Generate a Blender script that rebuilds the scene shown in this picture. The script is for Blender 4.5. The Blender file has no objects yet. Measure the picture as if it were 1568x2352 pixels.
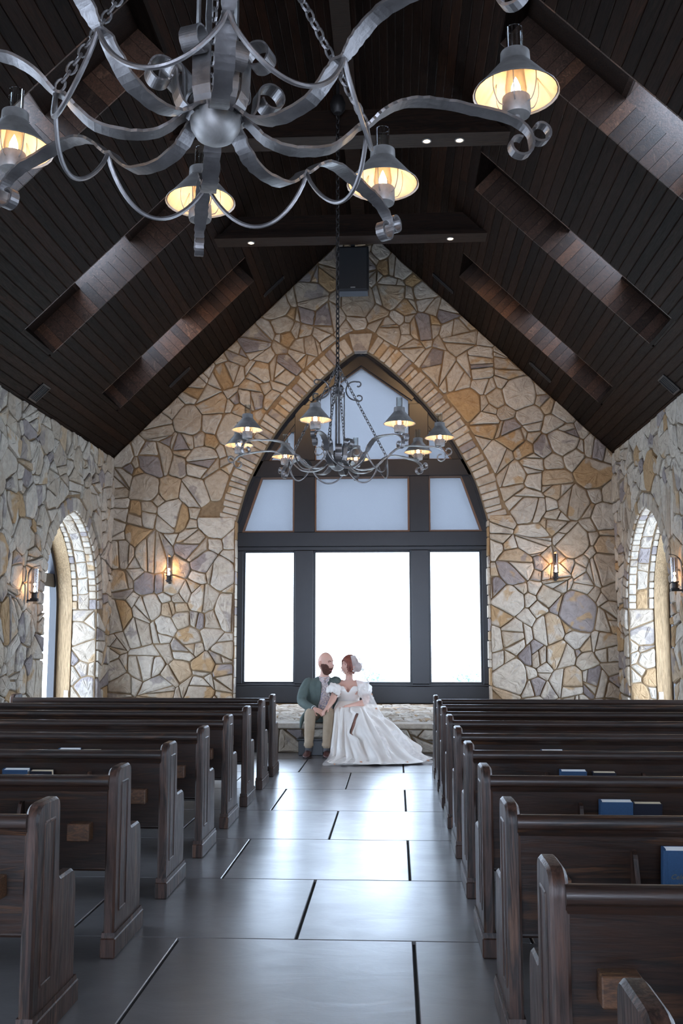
import bpy, bmesh, math, random
from mathutils import Vector, Matrix, Euler, noise
R = math.radians
SC = bpy.context.scene
COL = SC.collection

# ------------------------------------------------------------------ camera, world, exposure
cam_d = bpy.data.cameras.new('camera'); CAM = bpy.data.objects.new('camera', cam_d); COL.objects.link(CAM)
cam_d.sensor_fit = 'VERTICAL'; cam_d.sensor_height = 36; cam_d.sensor_width = 24; cam_d.lens = 35
cam_d.clip_start = .05; cam_d.clip_end = 500
CAM.location = (0, 0, 1.55)
CAM.rotation_euler = (R(90 + 7.178), 0, R(3.08))
SC.camera = CAM
SKY = 8.0
w = bpy.data.worlds.new('overcast_sky'); SC.world = w; w.use_nodes = True
bg = w.node_tree.nodes['Background']; bg.inputs[0].default_value = (.65, .78, 1, 1); bg.inputs[1].default_value = SKY
SC.view_settings.view_transform = 'Standard'; SC.view_settings.look = 'None'
SC.view_settings.exposure = 0.92; SC.view_settings.gamma = 1; SC.view_settings.use_curve_mapping = False
try:
    SC.cycles.use_denoising = True
    SC.cycles.use_adaptive_sampling = True; SC.cycles.adaptive_threshold = .03; SC.cycles.max_bounces = 5; SC.cycles.diffuse_bounces = 3; SC.cycles.glossy_bounces = 2
    SC.cycles.transmission_bounces = 4; SC.cycles.transparent_max_bounces = 16
    SC.cycles.caustics_reflective = False; SC.cycles.caustics_refractive = False
    SC.cycles.sample_clamp_indirect = 6.0
except Exception: pass
def portal(loc, direction, sx, sy):
    l = bpy.data.lights.new('daylight_portal', 'AREA'); l.shape = 'RECTANGLE'; l.size = sx; l.size_y = sy
    l.cycles.is_portal = True
    o = bpy.data.objects.new('daylight_portal', l); COL.objects.link(o); o.location = loc
    o.rotation_euler = Vector(direction).to_track_quat('-Z', 'Z').to_euler()

# room constants (metres): camera stands in the aisle at y=0, the altar wall is at y=D
XL, XR, XC, D = -5.13, 3.89, -.62, 17.7
YB = -4.0                      # back wall
EAVE, APEX = 4.80, 9.20
HW = XR - XC
SLOPE = (APEX - EAVE) / HW
SX = -.60                      # middle of the altar window
def roof_z(x): return APEX - SLOPE * abs(x - XC)
SIDE_WIN = [16.55 * .938 + 0.1, 11.0, 6.4, 1.8]   # centres of the side windows along y; all after the first are added for daylight
SW_HW, SW_SPRING, SW_APEX = 1.33, 2.02, 3.56
WELLS = [(15.03, 16.08), (11.75, 12.80), (8.45, 9.50), (5.15, 6.20)]
WELL_X = (1.72, 3.95)          # reach of the skylight wells from the ridge line
TW = .80                       # side wall thickness
portal((SX, D + .46, 3.6), (0, -1, 0), 4.5, 6.4)
for yc in SIDE_WIN:
    portal((XL - TW - .02, yc, 1.9), (1, 0, 0), 3.6, 2.7); portal((XR + TW + .02, yc, 1.9), (-1, 0, 0), 3.6, 2.7)
portal((XC, YB - .3, 2.3), (0, 1, 0), 5.6, 4.6)

# ------------------------------------------------------------------ helpers
def link(o, parent=None):
    COL.objects.link(o)
    if parent is not None: o.parent = parent
    return o
def tag(o, label=None, cat=None, group=None, kind=None):
    if label: o['label'] = label
    if cat: o['category'] = cat
    if group: o['group'] = group
    if kind: o['kind'] = kind
    return o
def empty(name, loc=(0, 0, 0), rz=0, parent=None):
    o = bpy.data.objects.new(name, None); o.empty_display_size = .1
    o.location = loc; o.rotation_euler = (0, 0, rz); return link(o, parent)
def mesh_obj(name, v, f, mat, parent=None, smooth=False, loc=None, mats=None, fm=None):
    me = bpy.data.meshes.new(name); me.from_pydata([tuple(p) for p in v], [], f)
    if mat is not None: me.materials.append(mat)
    for m in (mats or []): me.materials.append(m)
    if fm: me.polygons.foreach_set('material_index', fm)
    if smooth: me.polygons.foreach_set('use_smooth', [True] * len(me.polygons))
    me.validate(); me.update()
    o = bpy.data.objects.new(name, me)
    if loc: o.location = loc
    return link(o, parent)
def copy_tree(o, parent=None):
    c = o.copy(); COL.objects.link(c); c.parent = parent
    for ch in list(o.children): copy_tree(ch, c)
    return c
def set_tone(o, t):
    me = o.data; a = me.attributes.new('tone', 'FLOAT', 'POINT')
    if isinstance(t, (int, float)): t = [t] * len(me.vertices)
    a.data.foreach_set('value', t)

class MB:
    """collects shapes, builds one mesh"""
    def __init__(s): s.v = []; s.f = []; s.t = []; s.tone = 0.
    def add(s, v, f):
        n = len(s.v); s.v += [Vector(p) for p in v]; s.f += [tuple(i + n for i in q) for q in f]; s.t += [s.tone] * len(v); return s
    def box(s, x0, x1, y0, y1, z0, z1):
        v = [(x, y, z) for x in (x0, x1) for y in (y0, y1) for z in (z0, z1)]
        return s.add(v, [(0, 1, 3, 2), (4, 6, 7, 5), (0, 4, 5, 1), (2, 3, 7, 6), (0, 2, 6, 4), (1, 5, 7, 3)])
    def cbox(s, x0, x1, y0, y1, z0, z1, b):
        """box with chamfered edges"""
        pts = []; idx = {}
        for ix, x in enumerate((x0, x1)):
            for iy, y in enumerate((y0, y1)):
                for iz, z in enumerate((z0, z1)):
                    sx, sy, sz = (1 - 2 * ix), (1 - 2 * iy), (1 - 2 * iz)
                    for a, p in enumerate(((x, y + sy * b, z + sz * b), (x + sx * b, y, z + sz * b), (x + sx * b, y + sy * b, z))):
                        idx[ix, iy, iz, a] = len(pts); pts.append(p)
        bm = bmesh.new(); vs = [bm.verts.new(p) for p in pts]; bmesh.ops.convex_hull(bm, input=vs)
        bmesh.ops.dissolve_limit(bm, angle_limit=.01, verts=bm.verts, edges=bm.edges)
        return s.bm(bm)
    def bm(s, bm):
        bm.verts.index_update(); s.add([v.co.copy() for v in bm.verts], [tuple(v.index for v in f.verts) for f in bm.faces]); bm.free(); return s
    def tube(s, path, r, n=8, caps=True, closed=False, up=None):
        P = [Vector(p) for p in path]; m = len(P); rr = r if hasattr(r, '__len__') else [r] * m
        T = []
        for i in range(m):
            a = P[(i - 1) % m] if (closed or i > 0) else P[i]; b = P[(i + 1) % m] if (closed or i < m - 1) else P[i]
            t = (b - a); T.append(t.normalized() if t.length > 1e-9 else Vector((0, 0, 1)))
        u = Vector(up) if up else (Vector((0, 0, 1)) if abs(T[0].z) < .9 else Vector((1, 0, 0)))
        V = []; F = []
        for i in range(m):
            u = (u - T[i] * u.dot(T[i])); u = u.normalized() if u.length > 1e-6 else T[i].orthogonal().normalized()
            b = T[i].cross(u)
            for k in range(n):
                a = 2 * math.pi * k / n; V.append(P[i] + (u * math.cos(a) + b * math.sin(a)) * rr[i])
        for i in range(m if closed else m - 1):
            for k in range(n):
                a, b2 = i * n + k, i * n + (k + 1) % n; c, d = ((i + 1) % m) * n + (k + 1) % n, ((i + 1) % m) * n + k
                F.append((a, b2, c, d))
        if caps and not closed: F.append(tuple(range(n - 1, -1, -1))); F.append(tuple((m - 1) * n + k for k in range(n)))
        return s.add(V, F)
    def ribbon(s, path, side, width, thick, wob=0, seed=0):
        """flat bar along path; side = direction of its width"""
        P = [Vector(p) for p in path]; m = len(P); sd = Vector(side).normalized(); rnd = random.Random(seed)
        V = []; F = []
        for i in range(m):
            t = (P[min(i + 1, m - 1)] - P[max(i - 1, 0)]).normalized(); n = t.cross(sd).normalized()
            w = width if not hasattr(width, '__len__') else width[i]
            w0 = w / 2 * (1 + rnd.uniform(-wob, wob)); w1 = w / 2 * (1 + rnd.uniform(-wob, wob)); th = thick / 2
            V += [P[i] + sd * w0 + n * th, P[i] + sd * w0 - n * th, P[i] - sd * w1 - n * th, P[i] - sd * w1 + n * th]
        for i in range(m - 1):
            for k in range(4): F.append((i * 4 + k, i * 4 + (k + 1) % 4, i * 4 + 4 + (k + 1) % 4, i * 4 + 4 + k))
        F.append((3, 2, 1, 0)); F.append(tuple((m - 1) * 4 + k for k in range(4)))
        return s.add(V, F)
    def lathe(s, prof, n=20, c=(0, 0, 0), close=False):
        V = []; F = []; m = len(prof); c = Vector(c)
        for r, z in prof:
            for k in range(n):
                a = 2 * math.pi * k / n; V.append(c + Vector((r * math.cos(a), r * math.sin(a), z)))
        for i in range(m - 1 if not close else m):
            for k in range(n):
                j = (i + 1) % m; F.append((i * n + k, i * n + (k + 1) % n, j * n + (k + 1) % n, j * n + k))
        return s.add(V, F)
    def prism(s, poly, fn, d0, d1, bev=0):
        """polygon (list of 2D) pushed from depth d0 to d1; fn(a,b,d)->xyz; bev chamfers the d1 side"""
        n = len(poly); rings = [(poly, d0), (poly, d1)] if not bev else [(poly, d0), (poly, d1 - (bev if d1 > d0 else -bev)), (offset_poly(poly, -bev), d1)]
        V = [fn(a, b, d) for pl, d in rings for a, b in pl]; F = []
        for i in range(len(rings) - 1):
            for k in range(n): F.append((i * n + k, i * n + (k + 1) % n, (i + 1) * n + (k + 1) % n, (i + 1) * n + k))
        F.append(tuple(range(n - 1, -1, -1))); F.append(tuple((len(rings) - 1) * n + k for k in range(n)))
        return s.add(V, F)
    def loft(s, rings, caps=True):
        n = len(rings[0]); V = [p for r in rings for p in r]; F = []
        for i in range(len(rings) - 1):
            for k in range(n): F.append((i * n + k, i * n + (k + 1) % n, (i + 1) * n + (k + 1) % n, (i + 1) * n + k))
        if caps: F.append(tuple(range(n - 1, -1, -1))); F.append(tuple((len(rings) - 1) * n + k for k in range(n)))
        return s.add(V, F)
    def build(s, name, mat, parent=None, smooth=False, fix=True, bevel=0, loc=None, tone=False):
        o = mesh_obj(name, s.v, s.f, mat, parent, smooth, loc)
        if fix and s.f:
            bm = bmesh.new(); bm.from_mesh(o.data); bmesh.ops.recalc_face_normals(bm, faces=bm.faces); bm.to_mesh(o.data); bm.free()
        if tone: set_tone(o, s.t)
        if bevel:
            m = o.modifiers.new('bevel', 'BEVEL'); m.width = bevel; m.segments = 2; m.limit_method = 'ANGLE'; m.angle_limit = R(40)
        if smooth:
            try: o.data.set_sharp_from_angle(angle=R(42))
            except Exception: pass
        return o
def area2(p): return sum(p[i][0] * p[(i + 1) % len(p)][1] - p[(i + 1) % len(p)][0] * p[i][1] for i in range(len(p))) / 2
def offset_poly(p, d):
    """move the edges of a counter-clockwise polygon outward by d"""
    n = len(p); s = 1 if area2(p) > 0 else -1; out = []
    for i in range(n):
        a, b, c = Vector(p[i - 1]), Vector(p[i]), Vector(p[(i + 1) % n])
        e1 = (b - a); e2 = (c - b)
        if e1.length < 1e-7 or e2.length < 1e-7: out.append(tuple(b)); continue
        n1 = Vector((e1.y, -e1.x)).normalized() * s; n2 = Vector((e2.y, -e2.x)).normalized() * s
        m = n1 + n2
        if m.length < 1e-4: out.append(tuple(b)); continue
        m.normalize(); out.append(tuple(b + m * (d / max(.35, m.dot(n1)))))
    return out
def round_poly(p, r, n=4):
    """round the corners; r = radius or list"""
    out = []; m = len(p)
    for i in range(m):
        a, b, c = Vector(p[i - 1]), Vector(p[i]), Vector(p[(i + 1) % m]); ri = r[i] if hasattr(r, '__len__') else r
        if ri <= 0: out.append(tuple(b)); continue
        d1 = (a - b); d2 = (c - b); k = min(ri, d1.length * .48, d2.length * .48)
        s, e = b + d1.normalized() * k, b + d2.normalized() * k
        for j in range(n + 1):
            t = j / n; out.append(tuple(s * (1 - t) ** 2 + b * 2 * t * (1 - t) + e * t * t))
    return out
def spline(pts, n=6, closed=False):
    """Catmull-Rom through the points"""
    P = [Vector(p) for p in pts]; m = len(P); out = []
    for i in range(m if closed else m - 1):
        p1, p2 = P[i], P[(i + 1) % m]
        p0 = P[(i - 1) % m] if (closed or i > 0) else p1 * 2 - p2
        p3 = P[(i + 2) % m] if (closed or i < m - 2) else p2 * 2 - p1
        for j in range(n):
            t = j / n
            out.append(.5 * ((2 * p1) + (p2 - p0) * t + (2 * p0 - 5 * p1 + 4 * p2 - p3) * t * t + (3 * p1 - p0 - 3 * p2 + p3) * t ** 3))
    if not closed: out.append(P[-1])
    return out

# ------------------------------------------------------------------ materials
def mat(name, col=(.5, .5, .5), rough=.6, metal=0., **kw):
    m = bpy.data.materials.new(name); m.use_nodes = True; b = m.node_tree.nodes['Principled BSDF']
    b.inputs['Base Color'].default_value = (*col, 1); b.inputs['Roughness'].default_value = rough; b.inputs['Metallic'].default_value = metal
    for k, v in kw.items(): b.inputs[k.replace('_', ' ')].default_value = v
    return m
class NT:
    def __init__(s, m): s.m = m; s.n = m.node_tree.nodes; s.l = m.node_tree.links; s.b = s.n.get('Principled BSDF')
    def node(s, t, **kw):
        n = s.n.new(t)
        for k, v in kw.items(): setattr(n, k, v)
        return n
    def link(s, a, b): s.l.new(a, b)
    def coords(s, scale=(1, 1, 1), kind='Object', rnd=0):
        tc = s.node('ShaderNodeTexCoord'); mp = s.node('ShaderNodeMapping'); mp.inputs['Scale'].default_value = scale
        s.link(tc.outputs[kind], mp.inputs['Vector'])
        if rnd:
            oi = s.node('ShaderNodeObjectInfo'); cb = s.node('ShaderNodeVectorMath', operation='SCALE'); cb.inputs[0].default_value = (37.1, 17.7, 53.3)
            s.link(oi.outputs['Random'], cb.inputs['Scale']); s.link(cb.outputs[0], mp.inputs['Location'])
        return mp.outputs[0]
    def noise(s, vec, scale=5, detail=4, rough=.55, dist=0):
        n = s.node('ShaderNodeTexNoise'); n.inputs['Scale'].default_value = scale; n.inputs['Detail'].default_value = detail
        n.inputs['Roughness'].default_value = rough; n.inputs['Distortion'].default_value = dist; s.link(vec, n.inputs['Vector']); return n.outputs['Fac']
    def ramp(s, fac, stops, interp='LINEAR'):
        r = s.node('ShaderNodeValToRGB'); r.color_ramp.interpolation = interp; e = r.color_ramp.elements
        while len(e) > 1: e.remove(e[-1])
        for i, (p, c) in enumerate(stops):
            q = e[0] if i == 0 else e.new(p); q.position = p; q.color = (*c, 1) if len(c) == 3 else c
        s.link(fac, r.inputs[0]); return r.outputs[0]
    def math(s, op, a, b=None):
        n = s.node('ShaderNodeMath', operation=op)
        for i, x in enumerate((a, b)):
            if x is None: continue
            if isinstance(x, (int, float)): n.inputs[i].default_value = x
            else: s.link(x, n.inputs[i])
        return n.outputs[0]
    def mix(s, fac, a, b, blend='MIX'):
        n = s.node('ShaderNodeMix', data_type='RGBA', blend_type=blend)
        for k, x in ((0, fac), (6, a), (7, b)):
            if isinstance(x, (int, float)): n.inputs[k].default_value = x
            elif isinstance(x, tuple): n.inputs[k].default_value = (*x, 1)
            else: s.link(x, n.inputs[k])
        return n.outputs[2]
    def attr(s, name): a = s.node('ShaderNodeAttribute', attribute_name=name); return a.outputs['Fac']
    def bump(s, h, strength=.3, dist=.01):
        b = s.node('ShaderNodeBump'); b.inputs['Strength'].default_value = strength; b.inputs['Distance'].default_value = dist
        s.link(h, b.inputs['Height']); s.link(b.outputs[0], s.b.inputs['Normal']); return b
def wood(name, c0, c1, c2, scale, rough=.35, tone=False, bump=.25, spec=.5, dist=1.2, coat=0):
    m = mat(name, rough=rough); t = NT(m); co = t.coords(scale, rnd=1)
    if tone:
        ad = t.node('ShaderNodeVectorMath', operation='ADD'); sc = t.node('ShaderNodeVectorMath', operation='SCALE')
        sc.inputs[0].default_value = (41, 23, 67); t.link(t.attr('tone'), sc.inputs['Scale']); t.link(co, ad.inputs[0]); t.link(sc.outputs[0], ad.inputs[1]); co = ad.outputs[0]
    g = t.noise(co, 1.0, 5, .62, dist); fine = t.noise(co, 7, 3, .7, .3)
    c = t.ramp(g, [(.28, c0), (.47, c1), (.56, c0), (.66, c2), (.8, c1)])
    c = t.mix(.55, c, t.ramp(fine, [(.35, (.25, .25, .25)), (.62, (1, 1, 1))]), 'MULTIPLY')
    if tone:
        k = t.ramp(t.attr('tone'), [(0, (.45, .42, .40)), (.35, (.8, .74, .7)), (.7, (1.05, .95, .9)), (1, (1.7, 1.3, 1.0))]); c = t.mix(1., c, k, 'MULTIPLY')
    t.link(c, t.b.inputs['Base Color']); t.b.inputs['Specular IOR Level'].default_value = spec; t.b.inputs['Coat Weight'].default_value = coat; t.b.inputs['Coat Roughness'].default_value = .18
    t.link(t.ramp(fine, [(.3, (rough + .15,) * 3), (.7, (rough - .05,) * 3)]), t.b.inputs['Roughness'])
    t.bump(fine, bump, .004); return m
PEW0, PEW1, PEW2 = (.010, .0045, .0028), (.030, .0125, .007), (.068, .028, .012)
M = {}
M['pew_x'] = wood('pew_wood_lengthwise', PEW0, PEW1, PEW2, (.9, 11, 11), .38, dist=1.6, coat=.15, spec=.4)
M['pew_z'] = wood('pew_wood_upright', PEW0, (.062, .029, .019), (.115, .056, .034), (14, 10, 1.0), .42, dist=.8, coat=.05, spec=.3)
M['block'] = wood('oak_block', (.05, .02, .008), (.12, .05, .02), (.17, .08, .03), (6, 20, 20), .5)
M['plank'] = wood('ceiling_plank_wood', (.007, .0036, .0023), (.0145, .0068, .004), (.022, .0105, .006), (14, .8, 14), .5, tone=True, spec=.10)
M['well'] = wood('lightened_well_wood', (.05, .032, .025), (.10, .06, .045), (.15, .095, .07), (9, 9, 9), .34, tone=True, spec=.5)  # lighter than the planks' dark stain: daylight in the wells put into the colour
M['beam'] = wood('beam_wood', (.009, .0045, .0025), (.022, .0095, .005), (.032, .014, .007), (.8, 14, 14), .5, spec=.2)
M['jamb'] = wood('tan_jamb_wood', (.30, .19, .09), (.36, .235, .115), (.40, .27, .14), (9, 9, .8), .6)
def stone_mat(name, warm):
    m = mat(name, rough=.85); t = NT(m); co = t.coords()
    tone = t.attr('tone')
    sc = t.node('ShaderNodeVectorMath', operation='SCALE'); sc.inputs[0].default_value = (91, 57, 33); t.link(tone, sc.inputs['Scale'])
    ad = t.node('ShaderNodeVectorMath', operation='ADD'); t.link(co, ad.inputs[0]); t.link(sc.outputs[0], ad.inputs[1]); v = ad.outputs[0]
    base = t.ramp(tone, [(0, (.42, .365, .30)), (.16, (.47, .42, .355)), (.30, (.37, .31, .245)), (.42, (.45, .40, .335)), (.52, (.40, .30, .20)), (.60, (.46, .41, .345)),
                         (.72, (.36, .24, .13)), (.77, (.40, .335, .26)), (.88, (.27, .235, .225)), (.93, (.44, .395, .34)), (.97, (.22, .19, .185))], 'CONSTANT')
    alt = t.ramp(t.math('FRACT', t.math('MULTIPLY', tone, 7.3)), [(0, (.40, .36, .31)), (.50, (.38, .25, .125)), (.65, (.23, .20, .19)), (.85, (.43, .38, .31))], 'CONSTANT')
    patch = t.ramp(t.noise(v, 3.2, 2, .5, .4), [(.54, (0, 0, 0)), (.60, (1, 1, 1))])
    c = t.mix(t.math('MULTIPLY', patch, .75), base, alt)
    mott = t.noise(v, 11, 6, .65, .5)
    c = t.mix(1., c, t.ramp(mott, [(.25, (.68, .66, .64)), (.5, (.96, .95, .94)), (.75, (1.12, 1.12, 1.12))]), 'MULTIPLY')
    t.link(c, t.b.inputs['Base Color']); t.b.inputs['Specular IOR Level'].default_value = .25
    h = t.math('ADD', t.noise(v, 7, 8, .62, .8), t.math('MULTIPLY', t.noise(v, 30, 4, .6), .35))
    t.bump(h, .75, .032); return m
M['stone'] = stone_mat('field_stone', 0)
def noisy(name, c0, c1, scale=8, rough=.8, bump=.3, dist=.01, **kw):
    m = mat(name, rough=rough, **kw); t = NT(m); n = t.noise(t.coords(), scale, 5, .6, .3)
    t.link(t.ramp(n, [(.3, c0), (.7, c1)]), t.b.inputs['Base Color']); t.bump(n, bump, dist); return m
M['frame'] = noisy('window_frame_dark_wood', (.0055, .0055, .0085), (.011, .0105, .014), 2.5, .32, .04, .004)
M['mortar'] = noisy('brown_mortar', (.15, .10, .055), (.24, .165, .095), 14, .95, .5, .01)
M['plaster'] = noisy('rear_plaster', (.40, .37, .33), (.48, .45, .40), 3, .9)
def floor_mat():
    m = mat('polished_concrete', rough=.3); t = NT(m); co = t.coords(rnd=1)
    a = t.noise(co, 1.6, 6, .62, .6); b = t.noise(t.coords((1.6, 3.2, 1), rnd=1), 1.5, 6, .65, 1.2); f = t.noise(co, 40, 3, .6)
    c = t.ramp(a, [(.25, (.115, .105, .105)), (.5, (.15, .138, .138)), (.75, (.18, .168, .168))])
    c = t.mix(.2, c, t.ramp(b, [(.3, (.6, .6, .6)), (.7, (1, 1, 1))]), 'MULTIPLY')
    t.link(c, t.b.inputs['Base Color'])
    t.link(t.ramp(t.math('ADD', t.math('MULTIPLY', b, .6), t.math('MULTIPLY', a, .4)), [(.3, (.40,) * 3), (.7, (.27,) * 3)]), t.b.inputs['Roughness'])
    t.b.inputs['Specular IOR Level'].default_value = 1.0; t.b.inputs['Coat Weight'].default_value = .38; t.b.inputs['Coat Roughness'].default_value = .24
    t.bump(t.math('ADD', t.math('MULTIPLY', b, .7), t.math('MULTIPLY', f, .10)), .24, .010); return m
M['floor'] = floor_mat()
M['joint'] = mat('dark_joint', (.02, .016, .014), .9)
def iron():
    m = mat('wrought_iron', rough=.38, metal=.85); t = NT(m); co = t.coords(); n = t.noise(co, 22, 4, .6, .4); k = t.noise(co, 6, 4, .6)
    t.link(t.ramp(k, [(.3, (.13, .12, .12)), (.6, (.22, .205, .205)), (.8, (.30, .28, .28))]), t.b.inputs['Base Color'])
    t.link(t.ramp(n, [(.3, (.34,) * 3), (.7, (.52,) * 3)]), t.b.inputs['Roughness']); t.bump(n, .3, .008); return m
M['iron'] = iron()
M['iron_dark'] = mat('dark_iron', (.03, .026, .026), .45, .6)
M['pewter'] = noisy('dull_pewter', (.19, .175, .17), (.33, .31, .30), 12, .5, .15, .004, metal=.55)
M['shade_in'] = noisy('cream_shade_lining', (.40, .28, .19), (.50, .38, .28), 14, .7, .05)
def clear_glass(name, tint=(1, 1, 1), gl=.1, rough=.03):
    m = bpy.data.materials.new(name); m.use_nodes = True; t = NT(m); t.n.remove(t.b)
    tr = t.node('ShaderNodeBsdfTransparent'); tr.inputs[0].default_value = (*tint, 1); g = t.node('ShaderNodeBsdfGlossy'); g.inputs['Roughness'].default_value = rough
    fr = t.node('ShaderNodeLayerWeight'); fr.inputs['Blend'].default_value = .35; mx = t.node('ShaderNodeMixShader')
    t.link(t.math('ADD', t.math('MULTIPLY', t.math('POWER', fr.outputs['Facing'], 1.5), .8), gl * 1.1), mx.inputs[0]); t.link(tr.outputs[0], mx.inputs[1]); t.link(g.outputs[0], mx.inputs[2])
    t.link(mx.outputs[0], t.n['Material Output'].inputs[0]); return m
M['chimney'] = clear_glass('lamp_glass', (.97, .98, .97))
M['smoke'] = clear_glass('smoky_lamp_glass', (.72, .68, .66))
def pane_glass():
    m = bpy.data.materials.new('window_glass'); m.use_nodes = True; t = NT(m); t.n.remove(t.b)
    tr = t.node('ShaderNodeBsdfTransparent'); tr.inputs[0].default_value = (.93, .95, .95, 1); g = t.node('ShaderNodeBsdfGlossy'); g.inputs['Roughness'].default_value = .02
    mx = t.node('ShaderNodeMixShader'); mx.inputs[0].default_value = .06
    t.link(tr.outputs[0], mx.inputs[1]); t.link(g.outputs[0], mx.inputs[2]); t.link(mx.outputs[0], t.n['Material Output'].inputs[0]); return m
M['glass'] = pane_glass()
def screen():
    m = bpy.data.materials.new('sun_screen_fabric'); m.use_nodes = True; t = NT(m); t.n.remove(t.b)
    wv = t.noise(t.coords((60, 60, 260)), 1, 2, .5); c = t.ramp(wv, [(.3, (.046, .048, .055)), (.7, (.056, .0585, .066))])
    tl = t.node('ShaderNodeBsdfTranslucent'); t.link(c, tl.inputs[0]); df = t.node('ShaderNodeBsdfDiffuse'); df.inputs[0].default_value = (.30, .31, .34, 1)
    ad = t.node('ShaderNodeMixShader'); ad.inputs[0].default_value = .14
    tr = t.node('ShaderNodeBsdfTransparent'); tr.inputs[0].default_value = (.012, .012, .012, 1)
    a2 = t.node('ShaderNodeAddShader'); t.link(tl.outputs[0], ad.inputs[1]); t.link(df.outputs[0], ad.inputs[2]); t.link(ad.outputs[0], a2.inputs[0]); t.link(tr.outputs[0], a2.inputs[1])
    t.link(a2.outputs[0], t.n['Material Output'].inputs[0]); return m
M['screen'] = screen()
M['bead'] = mat('brown_glazing_bead', (.13, .075, .05), .5)
def glow(name, col, s):
    m = mat(name, (0, 0, 0)); b = m.node_tree.nodes['Principled BSDF']; b.inputs['Emission Color'].default_value = (*col, 1); b.inputs['Emission Strength'].default_value = s; return m
M['bulb'] = glow('lit_bulb', (1, .68, .38), 60)
M['black'] = mat('black_cloth', (.008, .008, .010), .7)
M['black_paint'] = mat('black_paint', (.012, .013, .016), .35)
M['white_plastic'] = mat('white_plastic', (.75, .74, .70), .4)

# ================================================================== THE SETTING
# ------------------------------------------------------------------ field stones: weighted cells, inset by the mortar joint
def clip(poly, a, b, c):
    out = []; n = len(poly)
    for i in range(n):
        p, q = poly[i], poly[(i + 1) % n]; dp, dq = a * p[0] + b * p[1] - c, a * q[0] + b * q[1] - c
        if dp <= 0: out.append(p)
        if dp * dq < 0:
            t = dp / (dp - dq); out.append((p[0] + (q[0] - p[0]) * t, p[1] + (q[1] - p[1]) * t))
    return out
def out_edge(poly, p):
    """largest signed distance of p beyond an edge of a convex ccw polygon: (dist, a, b, c)"""
    best = None; n = len(poly)
    for i in range(n):
        (x0, y0), (x1, y1) = poly[i], poly[(i + 1) % n]; ex, ey = x1 - x0, y1 - y0; L = math.hypot(ex, ey)
        if L < 1e-9: continue
        a, b = ey / L, -ex / L; c = a * x0 + b * y0; d = a * p[0] + b * p[1] - c
        if best is None or d > best[0]: best = (d, a, b, c)
    return best
def cells(region, excl, seed, rs=((.23, .33, .30), (.14, .2, .36), (.075, .11, .30)), dens=1.0):
    rnd = random.Random(seed); xs = [p[0] for p in region]; ys = [p[1] for p in region]
    x0, x1, y0, y1 = min(xs), max(xs), min(ys), max(ys); A = (x1 - x0) * (y1 - y0)
    sites = []; G = {}; cs = .55
    for lo, hi, share in rs:
        for _ in range(int(A * 70 * dens * share / (lo / .1))):
            p = (rnd.uniform(x0, x1), rnd.uniform(y0, y1)); r = rnd.uniform(lo, hi)
            if out_edge(region, p)[0] > -.04: continue
            if any(out_edge(e, p)[0] < .03 for e in excl): continue
            gx, gy = int(p[0] / cs), int(p[1] / cs); ok = True
            for i in range(gx - 1, gx + 2):
                for j in range(gy - 1, gy + 2):
                    for q in G.get((i, j), ()):
                        if math.hypot(p[0] - q[0], p[1] - q[1]) < .80 * (r + q[2]): ok = False; break
                    if not ok: break
                if not ok: break
            if ok: G.setdefault((gx, gy), []).append((p[0], p[1], r)); sites.append((p[0], p[1], r))
    res = []
    for (x, y, r) in sites:
        k = .8; poly = [(x - k, y - k), (x + k, y - k), (x + k, y + k), (x - k, y + k)]
        gx, gy = int(x / cs), int(y / cs)
        for i in range(gx - 3, gx + 4):
            for j in range(gy - 3, gy + 4):
                for (u, v, q) in G.get((i, j), ()):
                    if (u, v) == (x, y): continue
                    a, b = u - x, v - y; c = (u * u + v * v - q * q - x * x - y * y + r * r) / 2
                    poly = clip(poly, a, b, c)
                    if len(poly) < 3: break
        n = len(region)
        for i in range(n):
            (ax, ay), (bx, by) = region[i], region[(i + 1) % n]; poly = clip(poly, by - ay, -(bx - ax), (by - ay) * ax - (bx - ax) * ay)
            if len(poly) < 3: break
        for e in excl:
            d, a, b, c = out_edge(e, (x, y))
            if d < .9: poly = clip(poly, -a, -b, -c)
        if len(poly) >= 3 and area2(poly) > .004: res += split(poly, rnd, 0, x1 - x0 > 2)
    return res
def split(poly, rnd, depth, wide=True):
    """break a cell by straight lines into angular stones"""
    A = area2(poly); n = len(poly); cx, cy = sum(p[0] for p in poly) / n, sum(p[1] for p in poly) / n
    if A > .05 and depth < 3 and rnd.random() < (.92 if A > .2 else .6 if A > .13 else .38 if A > .09 else .2) and wide:
        a = rnd.uniform(0, math.pi); a = a if rnd.random() < .5 else rnd.choice((0, math.pi / 2)) + rnd.uniform(-.3, .3)
        nx, ny = math.cos(a), math.sin(a); s = math.sqrt(A); c = nx * cx + ny * cy + rnd.choice((-1, 1)) * rnd.uniform(0, .33) * s
        P, Q = clip(poly, nx, ny, c), clip(poly, -nx, -ny, -c)
        if len(P) > 2 and len(Q) > 2 and area2(P) > .008 and area2(Q) > .008: return split(P, rnd, depth + 1) + split(Q, rnd, depth + 1)
    return [((cx, cy), poly)]
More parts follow.
